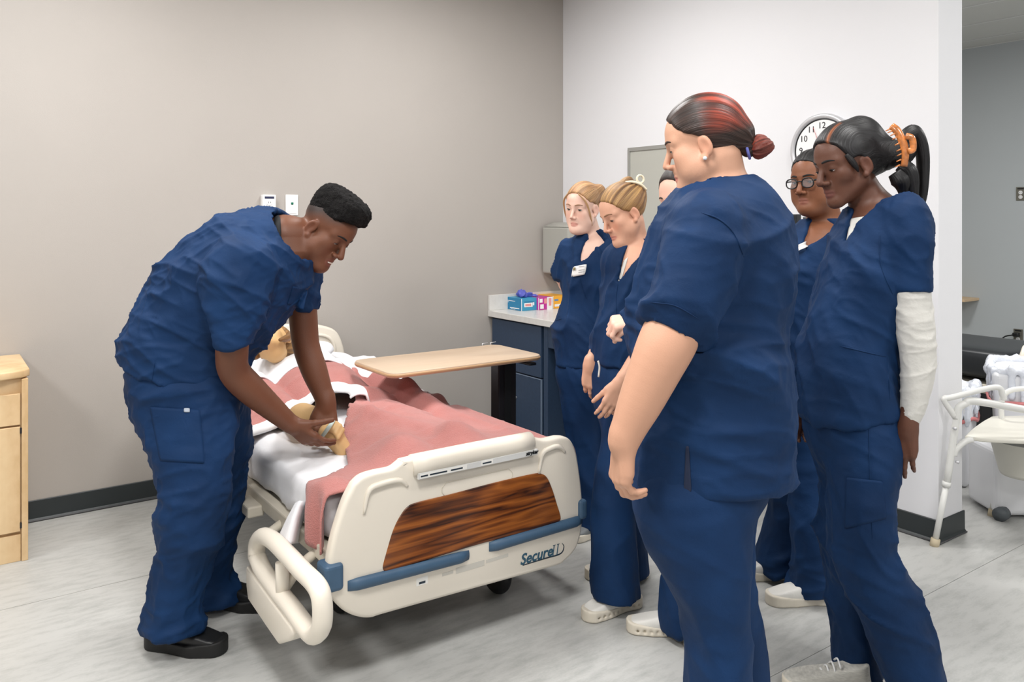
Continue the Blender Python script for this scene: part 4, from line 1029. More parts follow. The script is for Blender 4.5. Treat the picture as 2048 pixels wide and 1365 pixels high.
def head_prims(s, p):
    w_ = p.get('w', 1.0); fu = p.get('full', 0.0); lip = p.get('lip', 1.0); nz = p.get('nose', 1.0); jw = p.get('jaw', 1.0)
    s.ell((0, -.012, .035), (.072*w_, .094, .080), k=.02)
    s.ell((0, .030, .030), (.059*w_, .0545, .056), k=.02)
    s.ell((0, .020, -.030), (.058*w_, .058, .062), k=.02)
    s.ell((0, .036, -.066), (.040*w_, .044, .043), k=.02)
    s.ball((0, .070, -.098), .0155, k=.018)
    for q in (-1, 1):
        s.cone((q*.050*w_*jw, -.004, -.052), (q*.014, .062, -.098), .017, .015, k=.022)
        s.ball((q*.040*w_, .046, -.022), .023+.004*fu, k=.022)
        if fu: s.ball((q*.040*w_, .028, -.062), .026+.012*fu, k=.03)
        s.cone((q*.010, .0785, .018), (q*.046*w_, .058, .018), .0085, .009, k=.016)
    if fu: s.ell((0, .03, -.105), (.045, .045, .022+.006*fu), k=.03)
    for q in (-1, 1): s.ball((q*.0315*w_, .0985, .001), .0165, k=.014, mode='s')
    for q in (-1, 1): s.ball((q*.0315*w_, .0645, .000), .0150, k=.004)
    s.cone((0, .079, .012), (0, .1025, -.034), .0065, .0092*nz, k=.010)
    for q in (-1, 1):
        s.ell((q*.0125*nz, .0905, -.0395), (.0085*nz, .011, .0075), k=.005)
        s.ball((q*.0065*nz, .0975, -.0470), .0024, k=.002, mode='s')
    s.ell((0, .0775, -.053), (.018, .0112, .014), k=.01)
    s.ell((0, .0785, -.0668), (.0195, .0105, .0050*lip), k=.006)
    s.ell((0, .0780, -.0760), (.0170, .0105, .0056*lip), k=.006)
    s.cone((-.021, .082, -.0718), (0, .0915, -.0714), .0012, .0016, k=.004, mode='s'); s.cone((.021, .082, -.0718), (0, .0915, -.0714), .0012, .0016, k=.004, mode='s')
    for q in (-1, 1):
        tl = np.array(Matrix.Rotation(q*.35, 3, 'Z')@Matrix.Rotation(-.2, 3, 'X'))
        s.ell((q*.0745*w_, -.010, -.010), (.0075, .0175, .028), k=.006, rot=tl)
        s.ell((q*.083*w_, -.006, -.010), (.007, .0095, .0165), k=.006, mode='s', rot=tl)
        s.ball((q*.0735*w_, -.002, -.0385), .0085, k=.008)
def head_color(Lc, skin, lipc, p):
    x, y, z = Lc.T; c = np.tile(skin, (len(Lc), 1)); lip = p.get('lip', 1.0)
    k = np.clip(1.2-np.sqrt((x/.0195)**2+((z+.0715)/(.0100*lip))**2), 0, .25)*4*(y > .066)*.8
    bl = np.exp(-(((np.abs(x)-.036)/.02)**2+((z+.03)/.02)**2))*(y > .03)*p.get('blush', .25)
    bl += np.exp(-((np.abs(x)/.014)**2+((z+.04)/.014)**2))*(y > .085)*.2
    bl += .35*(np.abs(x) > .07)*np.exp(-((y+.008)/.03)**2-((z+.01)/.035)**2)
    red = skin*np.array([1.06, .74, .68]); c = c+(red-c)*np.clip(bl, 0, 1)[:, None]
    c = c+(lipc-c)*np.clip(k, 0, 1)[:, None]
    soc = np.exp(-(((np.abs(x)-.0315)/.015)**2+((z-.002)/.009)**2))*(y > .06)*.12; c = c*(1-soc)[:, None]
    if 'fade' in p:
        hz, hc = p['fade']; m = np.clip((z-np.interp(y, [-.11, -.06, -.01, .03, .055, .07], [-.03, -.02, .012, .022, .04, .062]))/.045, 0, 1)*(y < .08)
        c = c+(hc-c)*(m*.92)[:, None]
    return c
def eye_parts(root, M, o, sc, look, iris, op, w_=1.0, lashc=M_LASH):
    """almond opening on the eyeball: look = (yaw, pitch) degrees, op = (lower, upper) edge elevation in degrees"""
    for q in (-1, 1):
        c = np.array([q*.0315*w_, .0645, 0]); R = .01525; nu, nv = 21, 11; V = []; cols = []
        gy_, gp = math.radians(look[0]), math.radians(look[1]); g = np.array([math.sin(gy_)*math.cos(gp), math.cos(gy_)*math.cos(gp), math.sin(gp)])
        top = []
        for i in range(nu):
            u = -1+2*i/(nu-1); az = math.radians(u*46+q*6); sh = (1-u*u)**.7
            mid = (op[0]+op[1])/2-2*u*q*-1
            for j in range(nv):
                t = j/(nv-1); el = math.radians(mid+((op[0]-mid)*(1-t)+(op[1]-mid)*t)*sh)
                d = np.array([math.sin(az)*math.cos(el), math.cos(az)*math.cos(el), math.sin(el)]); V.append(c+d*R)
                a_ = math.degrees(math.acos(np.clip(d@g, -1, 1)))
                cols.append((.01, .01, .01) if a_ < 10 else (iris if a_ < 24 else (.62, .56, .53)))
            top.append(V[-1]*1.0)
        V = np.array(V); F = [[i*nv+j, (i+1)*nv+j, (i+1)*nv+j+1, i*nv+j+1] for i in range(nu-1) for j in range(nv-1)]
        Wd = o+(V*sc)@M.T
        e = mesh_np('eye', Wd, np.array(F)[:, ::-1] if np.dot(np.cross(Wd[nv]-Wd[0], Wd[1]-Wd[0]), M[:, 1]) < 0 else F, M_EYE, root, col=np.array(cols))
        tp = [o+M@((t+np.array([0, .0006, .0]))*sc) for t in top]
        tube('eyelashes', tp[1:-1], [.0005]+[.0013]*(len(tp)-4)+[.0005], lashc, root, seg=6)
def bvh_of(V, F): return BVHTree.FromPolygons([tuple(v) for v in V], [tuple(int(i) for i in f) for f in F])
def brows(root, bvh, M, o, sc, m, z0=.0205, w_=1.0, thick=.0042, tilt=0.0):
    for q in (-1, 1):
        pts = []; rs = []
        for t in np.linspace(0, 1, 9):
            x = q*(.012+.036*t)*w_; z = z0+.006*math.sin(t*2.4)-.004*t+tilt*t
            a = o+M@(np.array([x, .14, z])*sc); h = bvh.ray_cast(Vector(a), Vector(-M[:, 1]))
            if h[0] is None: continue
            pts.append(np.array(h[0])+np.array(h[1])*.0004); rs.append(.8*thick*(.75+.5*math.sin(t*2.8))*(1-.55*t)*sc)
        if len(pts) > 3: tube('eyebrow', pts, rs, m, root, seg=8, flat=(M[:, 1], .42))
def hair_cap(M, o, sc, line, infl=.009, w_=1.0, xw=0.0, top=0.0):
    s = SDF().frame(M, o, sc)
    s.ell((0, -.0155, .036+top*.5), (.072*w_+infl*.75, .094+infl*.75, .080+infl*.9+top*.5), k=.01)
    s.ell((0, .028, .031), (.059*w_+infl*.35, .0545+infl*.28, .056+infl*.5), k=.022)
    ly = [a for a, b in line]; lz = [b for a, b in line]
    def f(X, Y, Z):
        x, y, z = (X-o[0])/sc, (Y-o[1])/sc, (Z-o[2])/sc
        a = x*M[0, 0]+y*M[1, 0]+z*M[2, 0]; b = x*M[0, 1]+y*M[1, 1]+z*M[2, 1]; c = x*M[0, 2]+y*M[1, 2]+z*M[2, 2]
        return ((np.interp(b, ly, lz)+xw*a*a-c)*.75*sc).astype(np.float32)
    s.fn(f, 'i', .007)
    return s
LINE = [(-.13, -.088), (-.09, -.085), (-.05, -.068), (-.025, -.045), (-.012, -.01), (.0, .018), (.012, .026), (.035, .032), (.05, .045), (.062, .066), (.075, .082), (.10, .10)]
def hair_mesh(root, name, s, res, pole, axis, col, col2=None, amp=.0016, freq=26, mixf=None, seed=1, grain=55):
    V, F = s.build(res); V = smooth_mesh(V, F, 1); N = normals(V, F); pole = np.asarray(pole, float); axis = unit(axis)
    e1 = unit(np.cross(axis, [.3, .2, 1.0])); e2 = np.cross(axis, e1); r = V-pole
    az = np.arctan2(r@e2, r@e1); me = np.linalg.norm(r, axis=1)
    cs = np.stack([np.cos(az)*freq/3, np.sin(az)*freq/3, me*6], 1)
    h = vnoise(cs, seed)+.5*vnoise(cs*2.3, seed+1); V = V+N*(amp*h)[:, None]
    c = np.tile(col, (len(V), 1))*(1+.38*h)[:, None]
    if col2 is not None:
        k = np.clip(.5+.9*vnoise(cs*.8+9, seed+4), 0, 1) if mixf is None else mixf(V)*np.clip(.75+.5*h, 0, 1.2)
        c = c+(np.asarray(col2)*(1+.3*h)[:, None]-c)*np.clip(k, 0, 1)[:, None]
    o = mesh_np(name, V, F, M_HAIR, root, col=np.clip(c, .002, 1)); flow_attr(o, np.stack([np.cos(az)*grain, np.sin(az)*grain, me*14], 1)); return o
def lock(root, name, pts, r, col, n=28, flat=None, seg=12, grain=30):
    """a tress: tube with strands along its length"""
    pts = np.asarray(pts, float); q = catmull(np.hstack([pts, np.asarray(r, float)[:, None]]), n)
    bm = bmesh.new(); bm_tube(bm, list(q[:, :3]), list(q[:, 3]), seg, flat=flat); V = np.array([v.co[:] for v in bm.verts]); nb = len(V)
    o = from_bm(name, bm, M_HAIR, root, smooth=True, local=False)
    i = np.arange(nb); ang = (i % seg)/seg*2*math.pi
    h = vnoise(np.stack([np.cos(ang)*4, np.sin(ang)*4, i//seg*.08], 1), 3)
    c = np.tile(col, (nb, 1))*(1+.35*h)[:, None]; a = o.data.color_attributes.new('Col', 'FLOAT_COLOR', 'POINT'); cc4 = np.ones((nb, 4), np.float32); cc4[:, :3] = np.clip(c, .001, 1); a.data.foreach_set('color', cc4.ravel())
    flow_attr(o, np.stack([np.cos(ang)*grain*.25, np.sin(ang)*grain*.25, i//seg*.12], 1)); return o

def hand_prims(s, wrist, dirv, palm, side, sc=1.0, curl=None, spread=.05, thumb=(35, 20, 15), pt=1.0):
    """wrist point, direction to the fingers, palm normal (out of the palm); curl per finger (mcp, pip, dip) degrees; thumb (out, in-plane bend, curl)"""
    d = unit(dirv); n = np.asarray(palm, float); n = unit(n-d*(n@d)); t = np.cross(d, n)*(1 if side == 'R' else -1)
    curl = curl or [(20, 25, 15)]*4
    B = np.stack([t, d, n], 1)                       # thumb side, finger direction, palm side
    W = lambda p: wrist+B@(np.asarray(p, float)*sc)
    s.frame(np.eye(3), (0, 0, 0), 1.0)
    xs = [.030, .010, -.010, -.029]; ln = [.072, .080, .074, .059]; kn = [.092, .096, .091, .083]; rad = [.0088, .0092, .0087, .0078]
    for i in range(4): s.cone(W((xs[i]*.55, .004, 0)), W((xs[i], kn[i]-.006, -.001)), .0135*sc, .0115*sc, .014*sc)
    s.cone(W((.018, .012, .006)), W((.034, .045, .010)), .014*sc, .015*sc, .015*sc)
    s.cone(W((-.014, .015, .006)), W((-.026, .06, .006)), .013*sc, .012*sc, .015*sc)
    s.cone(W((0, -.02, 0)), W((0, .015, 0)), .024*sc, .021*sc, .015*sc)
    def rot(v, ax, a): a = math.radians(a); return v*math.cos(a)+np.cross(ax, v)*math.sin(a)+ax*(ax@v)*(1-math.cos(a))
    X = np.array([1.0, 0, 0])
    for i in range(4):
        p = np.array([xs[i], kn[i]-.004, 0]); v = unit(np.array([spread*(1.5-i)*.6, 1, 0])); L = [ln[i]*.46, ln[i]*.30, ln[i]*.26]; r0 = rad[i]
        for j in range(3):
            v = rot(v, X, curl[i][j]); q = p+v*L[j]
            s.cone(W(p), W(q), r0*sc, r0*.9*sc, .0045*sc if j else .008*sc); p = q; r0 *= .92
    a0, a1, a2 = thumb
    p = np.array([.030, .030, .006]); v = unit(np.array([math.sin(math.radians(a0)), math.cos(math.radians(a0)), .35*pt])); r0 = .0125
    ax = unit(np.cross(v, np.array([-.4, 0, 1.0])))
    for j, (l, bend) in enumerate(((.040, 0), (.032, a1), (.026, a2))):
        v = rot(v, ax, bend); q = p+v*l; s.cone(W(p), W(q), r0*sc, r0*.88*sc, .008*sc if j == 0 else .004*sc); p = q; r0 *= .88
def arm_mesh(chain, hand=None, res=.0030):
    s = SDF(); st = [(P(x, y, d), r) for x, y, d, r in chain]
    q = catmull(np.array([np.r_[p, r] for p, r in st]), len(st)*4)
    for i in range(len(q)-1): s.cone(q[i, :3], q[i+1, :3], q[i, 3], q[i+1, 3], .006)
    if hand: hand_prims(s, hand.get('wrist', st[-1][0]), hand['dir'], hand['palm'], hand['side'], hand.get('sc', 1), hand.get('curl'), hand.get('spread', .05), hand.get('thumb', (35, 20, 15)))
    V, F = s.build(res); return smooth_mesh(V, F, 1, .4), F
def merge(parts):
    Vs, Fs, Cs, n = [], [], [], 0
    for V, F, c in parts: Vs.append(V); Fs.append(F+n); Cs.append(c if np.ndim(c) == 2 else np.tile(c, (len(V), 1))); n += len(V)
    return np.vstack(Vs), np.vstack(Fs), np.vstack(Cs)

def shoe(root, heel, toe, L=.265, mup=M_WSHOE, msole=M_WSOLE, sole_h=.03, chunky=False, laces=None, w_=1.0, holes=False):
    heel = np.array(heel, float); toe = np.array(toe, float); heel[2] = toe[2] = 0
    y = unit(toe-heel); x = np.cross(y, UV); M = np.stack([x, y, UV], 1)
    k = L/.265; s = SDF().frame(M, heel, k)
    foot = [(.0, .034, .032*w_), (.005, .09, .029*w_), (.004, .17, .042*w_), (-.002, .222, .036*w_)]
    def sole_fn(grow, z0, z1):
        def f(X, Y, Z):
            a = ((X-heel[0])*x[0]+(Y-heel[1])*x[1])/k; b = ((X-heel[0])*y[0]+(Y-heel[1])*y[1])/k; z = (Z-heel[2])/k+0*a
            d = 1.0
            for i in range(3):
                p, q = foot[i], foot[i+1]; ex, ey = q[0]-p[0], q[1]-p[1]; t = np.clip(((a-p[0])*ex+(b-p[1])*ey)/(ex*ex+ey*ey), 0, 1)
                d = np.minimum(d, np.sqrt((a-p[0]-t*ex)**2+(b-p[1]-t*ey)**2)-(p[2]+t*(q[2]-p[2])+grow))
            dz = np.maximum(z0-z, z-(z1+.010*np.clip((b-.16)/.1, 0, 1)+.008*np.clip((.08-b)/.08, 0, 1)))
            return (np.maximum(d, dz)*k).astype(np.float32)
        return f
    b0 = s.w((0, .13, .03)); big = .17*k
    s.ell((0, .185, .038), (.040*w_, .072, .036), k=.02); s.cone((0, .17, .042), (0, .075, .070), .032*w_, .034*w_, k=.02)
    s.cone((0, .040, .03), (0, .042, .085), .034*w_, .033*w_, k=.02); s.ell((0, .10, .035), (.035*w_, .09, .035), k=.02); s.ell((0, .222, .03), (.033*w_, .038, .026), k=.015)
    s.cut(s.w((0, 0, sole_h*.7)), (0, 0, -1)); s.cut(s.w((0, .05, .092)), M@np.array([0, .25, 1.0]), .006)
    V, F = s.build(.0042); V = smooth_mesh(V, F, 1); up = mesh_np('shoe', V, F, mup, root)
    t = SDF(); t.ops.append(('u', sole_fn(.004 if not chunky else .008, .0, sole_h), b0-[big, big, .05], b0+[big, big, .03], 0.0))
    t.frame(M, heel, k)
    if holes:
        for i in range(9):
            for q in (-1, 1): t.ell((q*np.interp(.03+i*.024, [.03, .09, .17, .23], [.036, .034, .047, .036])*w_, .03+i*.024, sole_h*.5), (.010, .0065, .0055), k=.002, mode='s')
    V, F = t.build(.0042); V = smooth_mesh(V, F, 2, .4); V[:, 2] = np.maximum(V[:, 2], 0.0005)
    mesh_np('sole', V, F, msole, up)
    if laces:
        bm = bmesh.new()
        for i in range(5):
            yy = .10+i*.016; zz = .098-.012*i*.95
            bm_tube(bm, [s.w((-.024*w_, yy-.004, zz-.012)), s.w((0, yy, zz+.004)), s.w((.024*w_, yy+.004, zz-.012))], .0028, 6, smooth_n=8)
        from_bm('laces', bm, laces, up, smooth=True, local=False)
    return up

def person(label, foot):
    return thing('person', (foot[0], foot[1], 0), label, 'person', 'people in navy scrubs')
def make_head(root, sp):
    M = axes(sp['fwd'], sp['up']); sc = sp.get('sc', 1.0); ap, al = sp['anchor']
    o = P(*ap)-M@(np.array(al)*sc); s = SDF()
    if 'chest' in sp:
        s.loft(sp['chest'][0], off=-.013, n=14, cap=.3); s.cut(sp['chest'][1], (0, 0, -1))
    nb = sp['neck']; nr = sp.get('nr', .054)
    n0 = o+M@(np.array([0, -.022, -.045])*sc); s.cone(n0, nb, nr, nr*1.10, .02)
    s.cone(nb, nb-[0, 0, .05], nr*1.1, nr*1.5, .05)
    for q in sp.get('traps', []): s.cone(nb+[0, 0, -.01], q, .042, .035, .05)
    s.frame(M, o, sc); head_prims(s, sp)
    V, F = s.build(sp.get('res', .0027)); V = smooth_mesh(V, F, 1, .35); Lc = ((V-o)@M)/sc
    c = head_color(Lc, sp['skin'], sp['lipc'], sp)
    far = Lc[:, 2] < -.14; c[far] = sp['skin']
    sp.update(M=M, o=o, s=sc)
    hm = (Lc[F[:, 0], 2] > -.13); bv = bvh_of(V, F[hm]); sp['bvh'] = bv
    eye_parts(root, M, o, sc, sp.get('look', (0, -20)), sp.get('iris', (.05, .03, .02)), sp.get('open', (-30, 2)), sp.get('w', 1.0))
    brows(root, bv, M, o, sc, sp['browm'], w_=sp.get('w', 1.0), thick=sp.get('browt', .0042))
    return V, F, c
def wedge(s, A, B, Cv, n, depth=.06):
    """cut a V neckline: triangle A-B-C extruded along the chest normal"""
    n = unit(n); pl = []; pts = [A, B, Cv]; cen = (A+B+Cv)/3
    for a, b in ((A, Cv), (B, Cv)):
        e = unit(b-a); m = unit(np.cross(e, n)); m = m if (a-cen)@m > 0 else -m; pl.append((a, m))
    def f(X, Y, Z):
        d = -1.0
        for a, m in pl: d = np.maximum(d, (X-a[0])*m[0]+(Y-a[1])*m[1]+(Z-a[2])*m[2])
        d = np.maximum(d, -((X-cen[0])*n[0]+(Y-cen[1])*n[1]+(Z-cen[2])*n[2]+depth))
        return (-d).astype(np.float32)
    s.fn(f, 'i', .003)
def ext(st, f=.35):
    c1, u1, a1, b1 = st[-1]; c0 = st[-2][0]; return list(st)+[(c1+(c1-c0)*f, u1, a1+(a1-st[-2][2])*f*.5, b1)]
def make_top(root, torso, sleeves, hem, neck=None, vneck=None, shoulders=(), res=.0065, fold=(), name='scrub_top', m=None, ks=.05, off=0.0):
    s = SDF(); s.loft(torso, n=len(torso)*4, clip=[hem] if hem else (), off=off, cap=.3)
    for a, b, ra, rb in shoulders: s.cone(a, b, ra, rb, ks)
    for st, clip, k in sleeves: s.loft(ext(st) if clip else st, k=k, clip=[clip] if clip else ())
    if neck: s.cone(neck[0], neck[1], neck[2], neck[3], .004, 's')
    if vneck: wedge(s, *vneck)
    V, F = s.build(res); V = smooth_mesh(V, F, 2, .45); N = normals(V, F)
    for kw in fold:
        mk = kw.pop('maskf', None); V = folds(V, N, mask=None if mk is None else mk(V), **kw)
    return mesh_np(name, V, F, m or M_SCRUB, root), V, F
def make_trousers(root, parts, res=.008, fold=(), k=.03, name='scrub_trousers'):
    s = SDF()
    for st, clip in parts: s.loft(ext(st) if clip else st, k=k, n=len(st)*4, clip=[clip] if clip else ())
    V, F = s.build(res); V = smooth_mesh(V, F, 2, .45); N = normals(V, F)
    for kw in fold:
        mk = kw.pop('maskf', None); V = folds(V, N, mask=None if mk is None else mk(V), **kw)
    return mesh_np(name, V, F, M_SCRUB, root), V, F
def drape(root, name, V, F, quad, m, nu=10, nv=10, lift=.003, back=.004, rnd=0):
    """thin patch lying on a garment: quad of four (px, py) corners, projected along the viewing ray on to the surface"""
    bv = bvh_of(V, F); q = np.array(quad, float); G = []; hit_d = []
    for i in range(nu+1):
        for j in range(nv+1):
            u, v = i/nu, j/nv; p = (q[0]*(1-u)+q[1]*u)*(1-v)+(q[3]*(1-u)+q[2]*u)*v; r = unit(ray(*p)); h = bv.ray_cast(Vector(CAM), Vector(r))
            G.append(None if h[0] is None else np.array(h[0])); hit_d.append(r)
    ok = [g for g in G if g is not None]
    if not ok: return None
    md_ = np.median([np.linalg.norm(g-CAM) for g in ok]); bm = bmesh.new(); vs = []
    for g, r in zip(G, hit_d):
        if g is None or abs(np.linalg.norm(g-CAM)-md_) > .12: g = CAM+r*md_
        vs.append(bm.verts.new(g-r*lift))
    for i in range(nu):
        for j in range(nv): bm.faces.new((vs[i*(nv+1)+j], vs[i*(nv+1)+j+1], vs[(i+1)*(nv+1)+j+1], vs[(i+1)*(nv+1)+j]))
    for _ in range(2): bmesh.ops.smooth_vert(bm, verts=bm.verts, factor=.5, use_axis_x=True, use_axis_y=True, use_axis_z=True)
    bmesh.ops.recalc_face_normals(bm, faces=bm.faces)
    if sum(f.normal.dot(Vector(CAM)-f.calc_center_median()) for f in bm.faces) < 0: bmesh.ops.reverse_faces(bm, faces=bm.faces)
    o = from_bm(name, bm, m, root, smooth=True, local=False); md = o.modifiers.new('thickness', 'SOLIDIFY'); md.thickness = back; md.offset = -1
    return o
def seam(root, V, F, pts, r=.0022, m=None, name='seam', lift=.001):
    bv = bvh_of(V, F); out = []
    for p in catmull(np.array(pts, float), 24):
        rr = unit(ray(*p)); h = bv.ray_cast(Vector(CAM), Vector(rr))
        if h[0] is not None: out.append(np.array(h[0])-rr*lift)
    if len(out) > 3: tube(name, out, [r*.75*min(1, .15+6*min(i, len(out)-1-i)/len(out)) for i in range(len(out))], m or M_SCRUB, root, seg=6)

NEAR_L = -1   # left-facing people show their left ear (local -x); right-facing the right ear (+x)
def bodyfin(root, parts): V, F, c = merge(parts); return mesh_np('body', V, F, M_SKIN, root, col=c)
def down(a, b): return unit(np.asarray(b)-np.asarray(a))
def ring_collar(root, c, axis, R, r, m, name='undershirt_collar', ell=1.0):
    ax = unit(axis); e1 = unit(np.cross(ax, [0.2, .1, 1])); e2 = np.cross(ax, e1)
    tube(name, [c+(e1*math.cos(t)*ell+e2*math.sin(t))*R for t in np.linspace(0, 2*math.pi, 36, endpoint=False)], r, m, root, seg=8, closed=True)

# ------------------------------------------------------------------ 1. student bending over the bed
skin = L3((108, 68, 49)); dk = L3((30, 24, 22))
D = 2.80
man = person('student in navy scrubs bending over the bed holding the manikin hand', onz(360, 1300, 0))
T = px_loft([(243, 742, 478, 752, D, .185), (247, 690, 500, 715, D, .19), (283, 605, 525, 680, D, .19), (343, 515, 560, 650, D, .195), (402, 472, 592, 610, D+.01, .20), (455, 450, 598, 575, D+.03, .17), (500, 438, 580, 545, D+.05, .10)])
nb = P(568, 474, D+.06)
rs, ls = P(480, 548, 2.62), P(598, 545, 3.03)
hp = down(T[1][0], T[0][0]); hem = (T[0][0]+hp*.0, hp)
slR = px_loft([(418, 520, 545, 545, 2.63, .09), (401, 585, 540, 592, 2.61, .088), (418, 645, 520, 640, 2.60, .072), (434, 692, 504, 690, 2.60, .062)])
slL = px_loft([(560, 520, 636, 545, 3.02, .08), (578, 575, 640, 580, 3.03, .07), (585, 625, 636, 622, 3.03, .06)])
top, tV, tF = make_top(man, T, [(slR, (P(470, 693, 2.6), cv(.05, -1, 0)), .03), (slL, (P(610, 622, 3.03), cv(.1, -1, 0)), .03)], hem,
    neck=(P(545, 490, D+.03), P(650, 440, D+.0), .090, .125), shoulders=[(nb+cv(-.09, -.05, -.03), rs, .055, .085), (nb+cv(-.06, -.06, .03), ls, .055, .075)],
    res=.0058, fold=[dict(amp=0.0185, scale=6.9, along=cv(.75, -.5, .2), squash=7.4, seed=3), dict(amp=.007, scale=13, along=cv(.8, .2, 0), squash=6.3, seed=8)])
leg1 = px_loft([(266, 760, 480, 775, 2.78, .17), (283, 830, 474, 830, 2.72, .12), (300, 900, 466, 905, 2.69, .11), (322, 985, 455, 985, 2.68, .105), (316, 1050, 446, 1050, 2.68, .10), (328, 1098, 428, 1100, 2.68, .095), (307, 1150, 408, 1155, 2.68, .095), (303, 1205, 398, 1205, 2.68, .09), (290, 1265, 402, 1258, 2.68, .09)])
leg2 = px_loft([(300, 765, 494, 770, 2.84, .16), (335, 840, 497, 840, 2.90, .115), (350, 950, 492, 950, 2.95, .10), (362, 1050, 479, 1050, 2.97, .095), (372, 1120, 462, 1125, 2.98, .09), (376, 1160, 462, 1165, 2.98, .085), (378, 1205, 478, 1195, 2.98, .085)])
tr, rV, rF = make_trousers(man, [(leg1, (P(345, 1262, 2.68), cv(0, -1, 0))), (leg2, (P(430, 1203, 2.98), cv(0, -1, 0)))],
    fold=[dict(amp=0.0170, scale=6.2, along=cv(.85, .35, .2), squash=6.3, seed=5), dict(amp=.007, scale=13, along=cv(.8, .3, 0), squash=6.3, seed=2)])
hd = dict(fwd=(.72, -.60, -.36), up=(.64, .76, -.05), sc=1.08, anchor=((622, 453, 2.83), (.0765, -.010, -.010)), neck=nb, nr=.060, skin=skin, lipc=L3((120, 70, 58)), w=1.0, jaw=1.04, lip=1.5, nose=1.25, full=.55,
          fade=(0, L3((34, 28, 27))), look=(-10, -34), open=(-34, -15), browm=mat('brow_black', (20, 16, 15), .8), iris=(.02, .012, .008), blush=.15)
hv = make_head(man, hd)
aR = arm_mesh([(478, 560, 2.62, .055), (470, 640, 2.62, .052), (464, 700, 2.64, .050), (468, 742, 2.67, .048), (500, 778, 2.72, .048), (545, 818, 2.79, .039), (580, 848, 2.84, .030)],
    dict(dir=cv(.74, -.64, .20), palm=cv(.40, .35, .85), side='R', sc=1.05, curl=[(8, 22, 12), (10, 25, 12), (14, 28, 14), (18, 30, 16)], thumb=(38, 12, 8), spread=.03))
aL = arm_mesh([(600, 560, 3.03, .052), (606, 630, 3.03, .051), (612, 690, 3.03, .048), (628, 740, 3.02, .046), (645, 785, 3.01, .036), (653, 806, 3.0, .031)],
    dict(dir=cv(.02, -.90, -.30), palm=cv(-.30, -.2, .90), side='L', sc=1.08, curl=[(25, 40, 25), (28, 42, 25), (30, 45, 25), (32, 45, 25)], thumb=(25, 20, 15), spread=.05))
bodyfin(man, [hv, (*aR, skin), (*aL, skin)])
s = SDF().frame(hd['M'], hd['o'], hd['s'])
def flat_top(X, Y, Z, M=hd['M'], o=hd['o'], sc=hd['s']):
    x, y, z = (X-o[0])/sc, (Y-o[1])/sc, (Z-o[2])/sc
    a = x*M[0, 0]+y*M[1, 0]+z*M[2, 0]; b = x*M[0, 1]+y*M[1, 1]+z*M[2, 1]+.006; c = x*M[0, 2]+y*M[1, 2]+z*M[2, 2]-.078-.05*b
    w_ = .0725+.09*np.minimum(c, .03)
    k = ((np.abs(a)/w_)**3.2+(np.abs(b)/.096)**3.2+(np.abs(c)/.068)**3.2)**(1/3.2)
    return ((k-1)*.055*sc).astype(np.float32)
b0 = hd['o']; s.ops.append(('u', flat_top, b0-.2, b0+.2, 0))
s.cut(s.w((0, .02, .045)), hd['M']@np.array([0, .55, -1.0]), .012)
V, F = s.build(.0035); N = normals(V, F); V = V+N*(.0022*vnoise(V*170, 3)+.003*vnoise(V*60, 4))[:, None]
mesh_np('hair', V, F, M_COILY, man)
s = SDF(); s.cone(P(505, 512, D+.05), P(556, 486, D+.05), .100, .078, .02)
V, F = s.build(.006); V = smooth_mesh(V, F, 2); mesh_np('undershirt', V, F, M_TEEB, man)
ring_collar(man, P(557, 483, D+.05), hd['o']-nb+cv(.05, -.02, 0), .079, .014, M_TEEB)
# teeth seen in the open smile
hM, hO, hS = hd['M'], hd['o'], hd['s']
tube('teeth', [hO+hM@(np.array([x, .0885-(x*x)*14, -.0712])*hS) for x in np.linspace(-.013, .016, 9)], [.001]+[.0026]*7+[.001], mat('teeth', (226, 214, 200), .3), man, seg=8, flat=(hM[:, 1], .6))
drape(man, 'chest_pocket', tV, tF, [(586, 572), (616, 579), (608, 622), (574, 610)], M_SCRUB, lift=.0035)
drape(man, 'cargo_pocket', rV, rF, [(296, 812), (402, 818), (412, 930), (318, 925)], M_SCRUB, lift=.004, nu=14, nv=14)
drape(man, 'logo_patch', rV, rF, [(366, 816), (381, 816), (381, 826), (366, 826)], mat('patch_grey', (170, 178, 190), .5), nu=3, nv=3, lift=.008)
seam(man, tV, tF, [(310, 720), (302, 770)]);
shoe(man, onz(296, 1290, 0), onz(440, 1306, 0)*1.0, .285, M_BSHOE, M_BSOLE, .035, chunky=True, laces=M_BLACK)
shoe(man, onz(405, 1205, 0), onz(530, 1218, 0), .285, M_BSHOE, M_BSOLE, .035, chunky=True, laces=M_BLACK)

# ------------------------------------------------------------------ 2. student with name badge, farthest back
skin = L3((232, 194, 176)); D = 3.74
p2 = person('student with fair hair and name badge standing behind the bed by the counter', onz(1180, 1070, 0))
T = px_loft([(1112, 725, 1240, 730, D, .145), (1106, 665, 1243, 665, D, .145), (1122, 605, 1238, 605, D, .13), (1122, 555, 1240, 555, D, .135), (1130, 515, 1240, 515, D, .125), (1158, 488, 1224, 486, D, .085)])
nb = P(1186, 492, D+.02)
slR = px_loft([(1125, 495, 1165, 510, D+.02, .055), (1110, 530, 1142, 540, D+.04, .052), (1108, 558, 1134, 562, D+.05, .05)])
vn = (P(1165, 480, D-.1), P(1214, 478, D-.1), P(1161, 528, D-.1), cv(-.45, 0, -.9))
slL = px_loft([(1208, 497, 1250, 510, D+.02, .055), (1220, 530, 1258, 540, D+.02, .052), (1224, 570, 1258, 572, D+.02, .05)])
